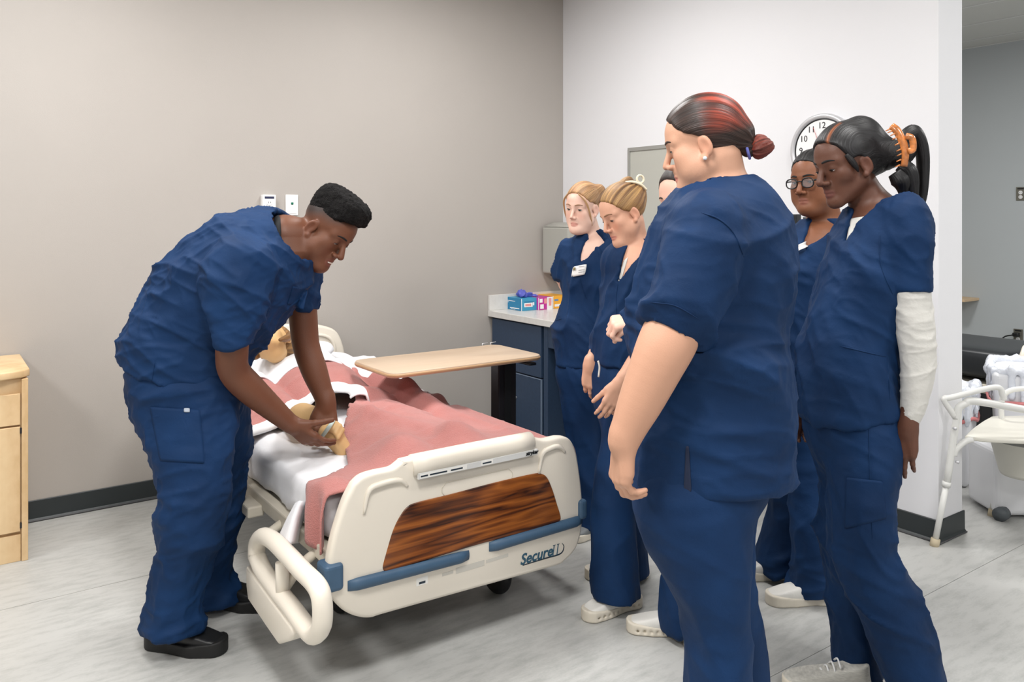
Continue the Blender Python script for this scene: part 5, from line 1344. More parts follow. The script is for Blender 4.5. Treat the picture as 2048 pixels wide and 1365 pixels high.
top, tV, tF = make_top(p2, T, [(slR, (P(1120, 560, D), cv(0, -1, 0)), .02), (slL, (P(1240, 571, D), cv(0, -1, 0)), .02)], (T[0][0], cv(0, -1, 0)), neck=(P(1188, 505, D+.02), P(1186, 440, D+.02), .062, .07), vneck=vn,
    shoulders=[(nb+cv(0, -.03, 0), P(1142, 508, D+.02), .05, .055), (nb+cv(0, -.03, 0), P(1232, 508, D+.02), .05, .055)], res=.008,
    fold=[dict(amp=0.0171, scale=8.8, along=cv(.5, -.8, 0), squash=6.3, seed=13)])
aR = arm_mesh([(1142, 510, D+.05, .042), (1126, 548, D+.10, .038), (1150, 600, D+.20, .036), (1180, 645, D+.20, .030)], dict(dir=cv(.8, -.3, .1), palm=cv(0, -.3, .9), side='R', sc=.9), res=.004)
st1 = px_loft([(1115, 735, 1235, 740, D, .14), (1122, 790, 1200, 790, D-.03, .10), (1134, 880, 1200, 880, D-.04, .085), (1148, 975, 1210, 975, D-.05, .085), (1156, 1050, 1222, 1052, D-.06, .085)])
st2 = px_loft([(1115, 735, 1235, 740, D, .14), (1170, 790, 1238, 790, D+.03, .10), (1180, 880, 1240, 880, D+.05, .085), (1190, 975, 1245, 975, D+.08, .085), (1195, 1035, 1252, 1036, D+.1, .085)])
make_trousers(p2, [(st1, (P(1185, 1052, D-.06), cv(0, -1, 0))), (st2, (P(1220, 1035, D+.1), cv(0, -1, 0)))], res=.01, fold=[dict(amp=0.0108, scale=6.2, along=cv(.5, -.7, 0), squash=6.3, seed=15)])
hd = dict(fwd=(-.58, -.16, -.80), up=(-.02, 1, -.15), sc=.93, anchor=((1141, 437, D-.13), (0, .112, -.038)), neck=nb, nr=.047, skin=skin, lipc=L3((206, 142, 130)), w=.95, jaw=.92, lip=1.05, nose=.85, full=.35,
          chest=(T[2:], P(1186, 560, D)), look=(-5, -18), open=(-26, 6), iris=(.10, .12, .10), browm=mat('brow_brown', (152, 116, 90), .8), blush=.3)
aL = arm_mesh([(1236, 510, D+.02, .042), (1242, 570, D+.03, .038), (1244, 630, D+.10, .034), (1225, 680, D+.17, .026)], dict(dir=cv(-.8, -.4, .1), palm=cv(0, -.3, .9), side='L', sc=.9), res=.004)
hv = make_head(p2, hd); bodyfin(p2, [hv, (*aR, skin), (*aL, skin)])
M, o, sc = hd['M'], hd['o'], hd['s']
hc, hc2 = L3((150, 110, 74)), L3((186, 146, 104))
s = hair_cap(M, o, sc, LINE, .010, .95); bun = o+M@(np.array([-.045, -.085, .075])*sc)
s.ell(((M.T@(bun-o))/sc), (.030, .034, .028), k=.02)
hair_mesh(p2, 'hair', s, .0036, bun, M@np.array([-.3, -.8, .5]), hc, hc2, seed=2)
for q in ((-1, 1.0), (1, .9)):
    lock(p2, 'hair_strand', [o+M@(np.array(v)*sc) for v in ((q[0]*.028, .082, .078), (q[0]*.060, .070, .04), (q[0]*.070, .052, -.01), (q[0]*.070, .035, -.055), (q[0]*.066, .02, -.085))], [.003, .0045, .004, .003, .001], hc2, n=20, seg=8)
badge = drape(p2, 'name_badge', tV, tF, [(1144, 532), (1177, 526), (1172, 551), (1139, 557)], mat('badge_white', (232, 232, 230), .4), nu=4, nv=4, lift=.010, back=.002)
drape(badge, 'badge_seal', tV, tF, [(1146, 535), (1152, 533.5), (1151, 541), (1145, 542.5)], mat('seal_gold', (128, 116, 72), .5), nu=3, nv=3, lift=.0125, back=.0005)
for y0 in (534, 541, 545): drape(badge, 'badge_print', tV, tF, [(1155, y0-.5), (1171, y0-3), (1171, y0-1.6), (1155, y0+.9)], mat('badge_ink', (168, 168, 168), .5), nu=3, nv=2, lift=.0125, back=.0005)
shoe(p2, onz(1215, 1058, 0), onz(1164, 1078, 0), .24, M_GSHOE, M_WSOLE, .03, laces=M_WTXT); shoe(p2, onz(1245, 1040, 0), onz(1196, 1055, 0), .24, M_GSHOE, M_WSOLE, .03, laces=M_WTXT)
seam(p2, tV, tF, [(1158, 550), (1166, 580), (1174, 600)], .0015); seam(p2, tV, tF, [(1104, 645), (1116, 640), (1124, 638)], .002)

# ------------------------------------------------------------------ 3. student with cream claw clip, hands lowered
skin = L3((214, 164, 138)); D = 3.10
p3 = person('student with blond hair in a cream claw clip looking down at the bed', onz(1240, 1210, 0))
T = px_loft([(1181, 718, 1312, 735, D, .15), (1185, 680, 1314, 690, D, .15), (1199, 615, 1314, 615, D, .14), (1207, 565, 1320, 560, D, .145), (1213, 530, 1328, 525, D, .135), (1240, 505, 1312, 500, D, .09)])
nb = P(1272, 505, D+.02)
slR = px_loft([(1212, 515, 1262, 525, D+.02, .06), (1203, 570, 1245, 575, D+.04, .055), (1199, 610, 1240, 615, D+.05, .05)])
slL = px_loft([(1280, 515, 1335, 525, D-.04, .06), (1290, 575, 1335, 575, D-.06, .055), (1292, 618, 1333, 618, D-.07, .05)])
vn = (P(1253, 492, D-.1), P(1303, 495, D-.1), P(1236, 566, D-.1), cv(-.55, 0, -.83))
top, tV, tF = make_top(p3, T, [(slR, (P(1220, 612, D), cv(0, -1, 0)), .02), (slL, (P(1310, 618, D), cv(0, -1, 0)), .02)], (T[0][0], cv(-.1, -1, 0)), neck=(P(1272, 520, D+.02), P(1268, 455, D+.02), .058, .068), vneck=vn,
    shoulders=[(nb+cv(0, -.03, 0), P(1232, 522, D+.02), .05, .055), (nb+cv(0, -.03, 0), P(1310, 522, D), .05, .055)], res=.007,
    fold=[dict(amp=0.0171, scale=8.8, along=cv(-.4, -.9, 0), squash=7.4, seed=23)])
aR = arm_mesh([(1238, 525, D+.05, .042), (1232, 600, D+.09, .040), (1220, 655, D+.08, .036), (1197, 700, D+.02, .031), (1181, 730, D-.03, .024)], dict(dir=cv(.06, -.98, .0), palm=cv(.22, 0, .97), side='R', sc=.92, curl=[(12, 18, 10), (16, 22, 12), (20, 26, 14), (24, 30, 16)], thumb=(18, 6, 6)))
aL = arm_mesh([(1310, 525, D-.06, .042), (1312, 610, D-.10, .040), (1300, 680, D-.16, .036), (1268, 730, D-.20, .031), (1243, 766, D-.22, .024)], dict(dir=cv(-.42, -.90, -.05), palm=cv(-.1, .05, .98), side='L', sc=.92, curl=[(14, 20, 10), (15, 22, 12), (16, 24, 12), (18, 26, 14)], thumb=(20, 8, 6)))
st1 = px_loft([(1184, 738, 1308, 745, D, .145), (1190, 800, 1285, 800, D-.06, .105), (1203, 870, 1275, 870, D-.09, .09), (1194, 950, 1262, 950, D-.11, .085), (1185, 1050, 1268, 1050, D-.13, .085), (1181, 1150, 1274, 1150, D-.14, .09), (1186, 1196, 1278, 1192, D-.14, .095)])
st2 = px_loft([(1184, 738, 1308, 745, D, .145), (1215, 800, 1312, 800, D+.04, .10), (1220, 900, 1290, 900, D+.08, .085), (1222, 1000, 1284, 1000, D+.12, .08), (1222, 1080, 1290, 1080, D+.14, .085), (1225, 1145, 1297, 1142, D+.14, .09)])
make_trousers(p3, [(st1, (P(1232, 1194, D-.14), cv(0, -1, 0))), (st2, (P(1260, 1143, D+.14), cv(0, -1, 0)))], fold=[dict(amp=0.0108, scale=6.2, along=cv(.2, -.95, 0), squash=6.3, seed=25)])
hd = dict(fwd=(-.84, -.38, -.38), up=(-.36, .93, -.05), sc=.94, anchor=((1208, 466, D-.07), (0, .112, -.038)), neck=nb, nr=.048, skin=skin, lipc=L3((204, 132, 118)), w=.96, jaw=.93, lip=1.0, nose=.9, full=.25,
          chest=(T[2:], P(1262, 590, D)), look=(-5, -34), open=(-36, -8), iris=(.03, .03, .03), browm=mat('brow_blond', (140, 104, 78), .8), blush=.45)
hv = make_head(p3, hd); bodyfin(p3, [hv, (*aR, skin), (*aL, skin)])
M, o, sc = hd['M'], hd['o'], hd['s']
s = hair_cap(M, o, sc, [(-.13, -.075), (-.09, -.075), (-.05, -.062), (-.025, -.045), (-.012, -.022), (.0, -.004), (.014, .008), (.035, .022), (.05, .042), (.062, .064), (.075, .080), (.10, .10)], .011, .96); bun = o+M@(np.array([-.01, -.10, .060])*sc)
s.ell((-.01, -.092, .055), (.040, .032, .046), k=.02); s.ell((-.005, -.070, .112), (.024, .028, .018), k=.012)
hair_mesh(p3, 'hair', s, .0034, bun, M@np.array([0, -.9, .4]), L3((120, 84, 52)), L3((184, 144, 92)), seed=7, freq=30)
Mclip = mat('cream_clip', (232, 222, 196), .35)
clip = tube('claw_clip', [o+M@(np.array(v)*sc) for v in ((-.028, -.050, .112), (-.044, -.072, .102), (-.056, -.095, .080), (-.058, -.110, .050))], [.004, .005, .005, .0035], Mclip, p3, seg=8, smooth_n=16)
cc_ = o+M@(np.array([-.052, -.104, .100])*sc); e1, e2 = M[:, 1], M[:, 2]
tube('clip_loop', [cc_+(e1*math.cos(t)+e2*math.sin(t))*.0145 for t in np.linspace(0, 2*math.pi, 24, endpoint=False)], .0042, Mclip, clip, seg=8, closed=True)
# white vest in the V and the drawstring
drape(p3, 'undershirt', *hv[:2], [(1257, 512), (1247, 520), (1234, 570), (1244, 556)], M_TEEW, nu=5, nv=8, lift=.004)
tube('drawstring', [P(1196, 722, D-.155), P(1199, 735, D-.16), P(1197, 755, D-.165)], .0035, M_TEEW, p3, seg=8, smooth_n=8)
shoe(p3, onz(1278, 1208, 0), onz(1182, 1238, 0), .255, M_WSHOE, M_WSOLE, .034, chunky=True, holes=True); shoe(p3, onz(1296, 1152, 0), onz(1175, 1156, 0), .255, M_WSHOE, M_WSOLE, .034, chunky=True, holes=True)
seam(p3, tV, tF, [(1236, 566), (1232, 600), (1234, 640)], .0016)

# ------------------------------------------------------------------ 4. dark-haired student hidden behind the nearest one
skin = L3((226, 180, 160)); D = 2.72
p4 = person('dark-haired student mostly hidden behind the nearest student, one hand raised', onz(1360, 1262, 0))
T = px_loft([(1305, 780, 1470, 780, D, .15), (1300, 700, 1470, 700, D, .15), (1305, 620, 1465, 620, D, .14), (1312, 560, 1470, 560, D, .15), (1325, 510, 1470, 510, D, .14), (1365, 475, 1440, 470, D, .09)])
nb = P(1400, 485, D+.02)
slR = px_loft([(1312, 505, 1370, 515, D+.02, .06), (1308, 560, 1350, 565, D+.02, .055), (1308, 610, 1345, 610, D+.02, .05)])
slL = px_loft([(1425, 505, 1480, 515, D-.02, .06), (1442, 560, 1484, 565, D-.02, .055), (1444, 610, 1484, 610, D-.02, .05)])
top, tV, tF = make_top(p4, T, [(slR, (P(1325, 610, D), cv(0, -1, 0)), .02), (slL, (P(1465, 610, D), cv(0, -1, 0)), .02)], (T[0][0], cv(0, -1, 0)), neck=(P(1400, 500, D+.02), P(1398, 440, D+.02), .058, .066), shoulders=[(nb, P(1340, 515, D), .05, .055), (nb, P(1455, 515, D), .05, .055)], res=.009, fold=[dict(amp=0.0108, scale=7.5, along=cv(0, -1, 0), squash=6.3, seed=33)])
aR = arm_mesh([(1336, 520, D+.01, .042), (1330, 610, D, .040), (1328, 665, D-.02, .038), (1300, 665, D-.06, .034), (1274, 640, D-.08, .026)], dict(dir=cv(-.80, -.10, -.20), palm=cv(.1, -.85, .45), side='R', sc=.92, curl=[(60, 70, 35), (62, 72, 35), (64, 74, 35), (66, 76, 35)], thumb=(0, 35, 40)))
st1 = px_loft([(1308, 775, 1468, 775, D, .15), (1320, 850, 1440, 850, D, .11), (1330, 1000, 1430, 1000, D+.02, .09), (1330, 1130, 1425, 1130, D+.05, .09), (1318, 1215, 1420, 1235, D+.06, .09), (1322, 1240, 1430, 1258, D+.06, .09)])
st2 = px_loft([(1320, 775, 1470, 775, D, .15), (1370, 850, 1470, 850, D-.04, .11), (1390, 1000, 1475, 1000, D-.04, .09), (1400, 1150, 1480, 1150, D-.04, .09), (1405, 1268, 1490, 1270, D-.04, .09)])
make_trousers(p4, [(st1, (P(1370, 1252, D+.06), cv(.25, -1, 0))), (st2, (P(1445, 1268, D-.04), cv(0, -1, 0)))], res=.01, fold=[dict(amp=0.0108, scale=6.2, along=cv(.4, -.8, 0), squash=6.3, seed=35)])
hd = dict(fwd=(-.80, -.20, -.55), up=(-.2, .97, 0), sc=1.0, anchor=((1329, 434, D-.06), (0, .112, -.038)), neck=nb, nr=.048, skin=skin, lipc=L3((190, 110, 104)), w=.96, look=(-5, -25), open=(-30, -4), browm=mat('brow_dark', (58, 40, 32), .8), res=.0034)
aL = arm_mesh([(1460, 520, D-.03, .044), (1464, 610, D-.03, .040), (1462, 690, D-.05, .034), (1455, 760, D-.08, .025)], dict(dir=cv(-.05, -1, 0), palm=cv(-.3, 0, .95), side='L', sc=.92), res=.004)
hv = make_head(p4, hd); bodyfin(p4, [hv, (*aR, skin), (*aL, skin)])
s = hair_cap(hd['M'], hd['o'], 1.0, LINE, .010, .96); hair_mesh(p4, 'hair', s, .005, hd['o']+hd['M']@np.array([0, -.1, .03]), hd['M']@np.array([0, -1, .2]), L3((40, 28, 24)), seed=9)
shoe(p4, onz(1400, 1272, 0), onz(1286, 1262, 0), .25, M_WSHOE, M_WSOLE, .034, chunky=True, holes=True); shoe(p4, onz(1520, 1300, 0), onz(1420, 1296, 0), .25, M_WSHOE, M_WSOLE, .034, chunky=True, holes=True)

# ------------------------------------------------------------------ 5. nearest student, auburn bun, seen from behind
skin = L3((200, 153, 127)); D = 1.93
p5 = person('nearest student with auburn hair bun, seen from behind in profile', (P(1440, 900, D)[0], P(1440, 900, D)[1], 0))
T = px_loft([(1252, 958, 1584, 945, D, .19), (1255, 860, 1581, 865, D, .187), (1258, 755, 1576, 760, D, .18), (1262, 685, 1570, 690, D, .175), (1268, 615, 1580, 610, D, .175), (1282, 555, 1588, 545, D, .175), (1303, 505, 1582, 490, D, .17), (1332, 462, 1562, 445, D, .15), (1388, 428, 1522, 408, D, .10)])
nb = P(1448, 418, D+.01)
slL = px_loft([(1345, 440, 1480, 460, 1.79, .085), (1318, 520, 1478, 555, 1.76, .082), (1298, 582, 1437, 636, 1.75, .075), (1284, 634, 1399, 690, 1.75, .070)])
hemn = unit(np.cross(slL[-1][1], FV)); hemn = hemn if hemn[2] < 0 else -hemn
slR = px_loft([(1400, 450, 1520, 460, 2.08, .08), (1390, 540, 1500, 550, 2.1, .075), (1380, 610, 1490, 620, 2.1, .07)])
top, tV, tF = make_top(p5, T, [(slL, (slL[-1][0], hemn), .018), (slR, (P(1435, 618, 2.1), cv(0, -1, 0)), .02)], (T[0][0], cv(0, -1, 0)), neck=(P(1448, 445, D+.01), P(1430, 360, D+.01), .072, .085),
    shoulders=[(nb+cv(-.01, -.05, 0), P(1418, 462, 1.80), .06, .085), (nb+cv(-.01, -.05, 0), P(1450, 462, 2.08), .055, .075)], res=.0065,
    fold=[dict(amp=0.0300, scale=6.2, along=cv(.9, -.30, .1), squash=6.7, seed=43, maskf=lambda V: .28+1.0*np.exp(-((V[:, 2]-1.13)/.09)**2)), dict(amp=.006, scale=12, along=cv(.9, -.2, 0), squash=6.3, seed=44)])
aL = arm_mesh([(1418, 470, 1.80, .062), (1375, 590, 1.77, .062), (1344, 665, 1.75, .060), (1322, 712, 1.74, .057), (1285, 795, 1.74, .047), (1258, 855, 1.74, .036), (1246, 885, 1.74, .031)],
    dict(dir=cv(-.06, -.97, .12), palm=cv(.95, 0, .30), side='L', sc=.98, curl=[(25, 38, 22), (28, 40, 22), (32, 42, 24), (36, 44, 24)], thumb=(14, 8, 10), spread=.02))
aR = arm_mesh([(1450, 470, 2.1, .055), (1430, 640, 2.12, .052), (1400, 760, 2.12, .04), (1390, 800, 2.12, .03)], dict(dir=cv(-.1, -.97, .1), palm=cv(0, 0, -1), side='R', sc=.95), res=.0045)
st1 = px_loft([(1262, 915, 1545, 915, D, .165), (1264, 1000, 1510, 1000, D-.05, .14), (1292, 1065, 1504, 1065, D-.07, .125), (1325, 1135, 1499, 1130, D-.08, .115), (1352, 1195, 1496, 1195, D-.08, .105), (1366, 1275, 1496, 1275, D-.08, .10), (1370, 1365, 1503, 1365, D-.08, .10), (1372, 1480, 1512, 1480, D-.08, .10), (1368, 1620, 1520, 1620, D-.08, .105)])
st2 = px_loft([(1290, 915, 1548, 915, D+.03, .15), (1350, 1010, 1515, 1010, D+.10, .12), (1385, 1110, 1506, 1110, D+.12, .105), (1400, 1200, 1510, 1200, D+.13, .095), (1410, 1290, 1524, 1290, D+.14, .095), (1415, 1365, 1537, 1365, D+.14, .095), (1420, 1530, 1550, 1530, D+.14, .1)])
tr, rV, rF = make_trousers(p5, [(st1, (P(1445, 1622, D-.08), cv(0, -1, 0))), (st2, (P(1480, 1528, D+.14), cv(0, -1, 0)))], fold=[dict(amp=0.0108, scale=5.6, along=cv(.75, -.5, 0), squash=6.3, seed=45, maskf=lambda V: np.clip((.95-V[:, 2])*2.2, .15, 1.2))])
hd = dict(fwd=(-.92, -.23, .30), up=(-.22, .97, .02), sc=.94, anchor=((1411, 291, 1.86), (-.0765, -.010, -.010)), neck=nb, nr=.060, skin=skin, lipc=L3((190, 112, 104)), w=1.0, full=.9, nose=1.0,
          chest=(T[5:], P(1440, 560, D)), look=(0, -25), open=(-30, -6), browm=mat('brow_dark', (58, 40, 32), .8), blush=.35, res=.0026, traps=[P(1440, 440, 1.84), P(1480, 440, 2.02)])
hv = make_head(p5, hd); bodyfin(p5, [hv, (*aL, skin), (*aR, skin)])
M, o, sc = hd['M'], hd['o'], hd['s']
s = hair_cap(M, o, sc, [(-.13, -.062), (-.10, -.066), (-.06, -.066), (-.03, -.052), (-.018, -.01), (-.004, .012), (.012, .022), (.035, .034), (.05, .047), (.062, .064), (.075, .080), (.10, .1)], .010, 1.0)
bl = M.T@(P(1513, 295, 1.90)-o)/sc
s.cone((0, -.098, .0), bl+[0, .02, 0], .030, .020, .03)
def redmix(V, M=M, o=o, sc=sc):
    l = ((V-o)@M)/sc; return np.clip((-.005-l[:, 1])/.05, 0, 1)*np.clip((l[:, 2]-.005)/.03, 0, 1)
hair_mesh(p5, 'hair', s, .0030, o+M@((bl+[0, .01, 0])*sc), M@np.array([0, -1, -.1]), L3((50, 34, 28)), L3((146, 58, 40)), seed=17, freq=34, mixf=redmix, amp=.0014)
s = SDF().frame(M, o, sc); s.ell(bl+np.array([0, -.006, 0]), (.024, .025, .025), k=.01); s.cone(bl+[.0, -.012, .018], bl+[0, -.03, -.004], .014, .012, .01); s.cone(bl+[.0, .0, -.018], bl+[0, -.026, -.012], .013, .010, .01)
hair_mesh(p5, 'hair_bun', s, .0028, o+M@(bl*sc), RV+.4*UV, L3((92, 38, 28)), L3((124, 52, 38)), seed=19, freq=22, amp=.0025)
tb_ = o+M@((bl+[0, .022, .0])*sc); ring_collar(p5, tb_, M[:, 1], .0225*sc, .0035, mat('violet_band', (104, 112, 190), .5), 'hair_band')
ear = P(1409, 311, 1.86); ec = o+M@(np.array([-.083, -.002, -.040])*sc)
bm = bmesh.new(); bmesh.ops.create_icosphere(bm, subdivisions=2, radius=.0048); bmesh.ops.translate(bm, vec=Vector(ec), verts=bm.verts); from_bm('earring', bm, mat('pearl', (222, 228, 236), .15), p5, smooth=True, local=False)
seam(p5, tV, tF, [(1402, 425), (1440, 440), (1470, 470), (1488, 515)], .0026); seam(p5, tV, tF, [(1300, 605), (1350, 612), (1400, 640)], .0018)
drape(p5, 'side_vent', tV, tF, [(1371, 890), (1378, 890), (1385, 990), (1365, 990)], mat('vent_dark', (16, 30, 58), .8), nu=3, nv=10, lift=.0025, back=.003)
shoe(p5, (P(1490, 1600, D-.08)[0], P(1490, 1600, D-.08)[1], 0), (P(1300, 1600, D-.10)[0], P(1300, 1600, D-.1)[1], 0), .255); shoe(p5, (P(1520, 1500, D+.14)[0], P(1520, 1500, D+.14)[1], 0), (P(1360, 1500, D+.14)[0], P(1360, 1500, D+.14)[1], 0), .255)

# ------------------------------------------------------------------ 6. student with glasses
skin = L3((128, 82, 58)); D = 3.18
p6 = person('student with black-framed glasses and name badge near the clock', onz(1610, 1190, 0))
T = px_loft([(1540, 830, 1690, 830, D, .17), (1535, 740, 1700, 740, D, .175), (1545, 650, 1702, 650, D, .165), (1550, 570, 1706, 570, D, .17), (1560, 515, 1712, 512, D, .16), (1600, 475, 1700, 470, D, .10)])
nb = P(1655, 470, D+.02)
slR = px_loft([(1556, 500, 1610, 515, D+.03, .065), (1545, 570, 1590, 575, D+.04, .06), (1542, 620, 1588, 622, D+.05, .055)]); slL = px_loft([(1670, 500, 1725, 505, D-.03, .065), (1680, 570, 1728, 575, D-.04, .06), (1682, 620, 1728, 622, D-.05, .055)])
vn = (P(1612, 460, D-.1), P(1672, 458, D-.1), P(1606, 500, D-.1), cv(-.55, 0, -.83))
top, tV, tF = make_top(p6, T, [(slR, (P(1565, 621, D), cv(0, -1, 0)), .02), (slL, (P(1705, 621, D), cv(0, -1, 0)), .02)], (T[0][0], cv(0, -1, 0)), neck=(P(1655, 488, D+.02), P(1650, 420, D+.02), .072, .080), vneck=vn,
    shoulders=[(nb+cv(0, -.02, 0), P(1580, 510, D+.02), .055, .06), (nb+cv(0, -.02, 0), P(1706, 508, D), .055, .06)], res=.008, fold=[dict(amp=0.0117, scale=7.5, along=cv(.7, -.6, 0), squash=6.3, seed=53)])
aR = arm_mesh([(1570, 520, D+.05, .048), (1565, 620, D+.06, .045), (1560, 700, D+.04, .038), (1562, 770, D, .027)], dict(dir=cv(.05, -1, 0), palm=cv(.8, 0, .6), side='R', sc=.95), res=.004)
aL = arm_mesh([(1706, 520, D-.05, .048), (1706, 620, D-.06, .045), (1700, 700, D-.08, .038), (1690, 770, D-.1, .027)], dict(dir=cv(.0, -1, 0), palm=cv(-.8, 0, .6), side='L', sc=.95), res=.004)
st1 = px_loft([(1540, 820, 1690, 825, D, .165), (1536, 900, 1640, 900, D+.05, .11), (1542, 1000, 1625, 1000, D+.07, .095), (1530, 1070, 1605, 1070, D+.07, .095), (1514, 1112, 1592, 1118, D+.07, .095), (1512, 1140, 1596, 1148, D+.07, .095)])
st2 = px_loft([(1540, 820, 1690, 825, D, .165), (1575, 900, 1692, 900, D-.06, .115), (1584, 1000, 1682, 1000, D-.1, .10), (1588, 1080, 1672, 1080, D-.12, .095), (1582, 1150, 1676, 1158, D-.12, .10), (1578, 1180, 1680, 1190, D-.12, .10)])
make_trousers(p6, [(st1, (P(1555, 1136, D+.07), cv(.1, -1, 0))), (st2, (P(1630, 1178, D-.12), cv(.25, -1, 0)))], fold=[dict(amp=0.0198, scale=6.2, along=cv(.9, .3, 0), squash=5.2, seed=55, maskf=lambda V: np.clip(1.2-V[:, 2]*1.5, .3, 1.2))])
hd = dict(fwd=(-.80, -.08, -.58), up=(-.08, 1, 0), sc=1.03, anchor=((1595, 386, D-.10), (0, .112, -.038)), neck=nb, nr=.060, skin=skin, lipc=L3((148, 94, 80)), w=1.02, full=.9, lip=1.35, nose=1.15,
          chest=(T[2:], P(1640, 590, D)), look=(-5, -8), open=(-22, 8), browm=mat('brow_black', (20, 16, 15), .8), iris=(.02, .012, .008), blush=.12)
hv = make_head(p6, hd); bodyfin(p6, [hv, (*aR, skin), (*aL, skin)])
M, o, sc = hd['M'], hd['o'], hd['s']
s = hair_cap(M, o, sc, LINE, .008, 1.02); hair_mesh(p6, 'hair', s, .0036, o+M@np.array([0, -.11, .04]), M@np.array([0, -1, .3]), L3((20, 18, 18)), seed=21)
lock(p6, 'hair_ponytail', [o+M@(np.array(v)*sc) for v in ((0, -.10, .04), (0, -.125, .0), (0, -.12, -.08), (0, -.10, -.15))], [.02, .028, .022, .008], L3((18, 16, 16)))
gf = thing('glasses', o, None, None); bpy.data.objects.remove(gf)
gp = lambda v: o+M@(np.array(v)*sc)
front = None
for q in (-1, 1):
    ring_ = [gp((q*.034+.0235*math.copysign(abs(math.cos(t))**.8, math.cos(t)), .0945-.1*abs(q*.034+.0235*math.cos(t))**1.6, -.004+.0175*math.copysign(abs(math.sin(t))**.8, math.sin(t)))) for t in np.linspace(0, 2*math.pi, 32, endpoint=False)]
    fr = tube('glasses_rim', ring_, .0026, M_BLACK, p6, seg=8, closed=True)
    bm = bmesh.new(); bm.faces.new([bm.verts.new(p) for p in ring_]); from_bm('lens', bm, mat('lens_glass', (235, 240, 245), .05, alpha=.16), fr, local=False)
    tube('temple_arm', [gp((q*.057, .088, .004)), gp((q*.076, .06, .004)), gp((q*.080, .0, .004)), gp((q*.078, -.02, -.008))], [.0035, .0035, .0025, .002], M_BLACK, p6, seg=8, smooth_n=12)
tube('glasses_bridge', [gp((-.011, .0955, .002)), gp((0, .0985, .004)), gp((.011, .0955, .002))], .0022, M_BLACK, p6, seg=8)
drape(p6, 'name_badge', tV, tF, [(1578, 497), (1619, 479), (1620, 492), (1579, 510)], MATS['badge_white'], nu=4, nv=4, lift=.035, back=.002)
shoe(p6, onz(1600, 1155, 0), onz(1496, 1155, 0), .265, M_WSHOE, M_WSOLE, .032, chunky=True, laces=M_WTXT); shoe(p6, onz(1672, 1204, 0), onz(1550, 1206, 0), .265, M_WSHOE, M_WSOLE, .032, chunky=True, laces=M_WTXT)

# ------------------------------------------------------------------ 7. student with ponytail and tortoiseshell clip
skin = L3((96, 62, 48)); D = 2.44
p7 = person('student with long black ponytail, tortoiseshell clip and white undershirt sleeves', onz(1720, 1385, 0))
T = px_loft([(1594, 812, 1800, 838, D, .165), (1606, 735, 1795, 745, D, .165), (1622, 665, 1788, 665, D, .155), (1638, 595, 1790, 590, D, .165), (1654, 535, 1800, 530, D, .17), (1680, 475, 1828, 470, D, .165), (1712, 436, 1800, 422, D, .10)])
nb = P(1752, 430, D+.01)
slL = px_loft([(1765, 425, 1850, 438, 2.32, .075), (1778, 490, 1858, 500, 2.30, .068), (1787, 580, 1860, 584, 2.29, .060)])
slR = px_loft([(1690, 450, 1760, 460, 2.56, .07), (1680, 530, 1740, 535, 2.58, .065), (1676, 590, 1736, 592, 2.58, .06)])
vn = (P(1690, 424, D-.05), P(1745, 432, D-.05), P(1689, 488, D-.05), cv(-.7, 0, -.71), .12)
top, tV, tF = make_top(p7, T, [(slL, (P(1823, 582, 2.29), cv(-.05, -1, 0)), .02), (slR, (P(1706, 590, 2.58), cv(0, -1, 0)), .02)], (T[0][0], cv(.16, -1, 0)), neck=(P(1750, 455, D+.01), P(1738, 390, D+.01), .058, .066), vneck=vn,
    shoulders=[(nb+cv(0, -.03, 0), P(1812, 455, 2.33), .055, .072), (nb+cv(0, -.03, 0), P(1730, 460, 2.56), .055, .065)], res=.0065,
    fold=[dict(amp=0.0162, scale=6.9, along=cv(.6, -.7, 0), squash=6.3, seed=63, maskf=lambda V: .5+.9*np.exp(-((V[:, 2]-1.0)/.12)**2)), dict(amp=.006, scale=12, along=cv(.8, -.4, 0), squash=6.3, seed=64)])
chain = [(1815, 460, 2.32, .05), (1822, 560, 2.29, .047), (1824, 600, 2.29, .0485), (1833, 680, 2.29, .0475), (1836, 740, 2.29, .044), (1829, 795, 2.29, .036), (1820, 842, 2.29, .0245)]
V, F = arm_mesh(chain); N = normals(V, F); V = folds(V, N, .0035, 14, cv(.9, .2, 0), 4, 67)
cutz = P(1820, 845, 2.29)[2]; V[:, 2] = np.maximum(V[:, 2], cutz)
mesh_np('undershirt_sleeve', V, F, M_TEEW, p7)
hL = arm_mesh([(1822, 800, 2.29, .024), (1818, 838, 2.29, .022), (1815, 856, 2.29, .0225)], dict(dir=cv(-.18, -.98, .02), palm=cv(.65, .0, .75), side='L', sc=.92, curl=[(4, 10, 6), (8, 14, 8), (12, 18, 10), (18, 22, 12)], thumb=(24, 6, 6), spread=.10))
hR = arm_mesh([(1706, 590, 2.58, .04), (1680, 680, 2.58, .036), (1640, 780, 2.56, .026), (1630, 800, 2.56, .024)], dict(dir=cv(-.45, -.88, -.1), palm=cv(0, 0, -1), side='R', sc=.9), res=.0045)
st1 = px_loft([(1616, 830, 1798, 850, D, .155), (1622, 890, 1745, 890, D+.05, .12), (1640, 960, 1738, 960, D+.07, .10), (1643, 1040, 1735, 1040, D+.08, .095), (1648, 1110, 1735, 1110, D+.08, .09), (1660, 1200, 1742, 1205, D+.08, .085), (1668, 1280, 1748, 1290, D+.08, .085), (1676, 1345, 1760, 1372, D+.08, .09)])
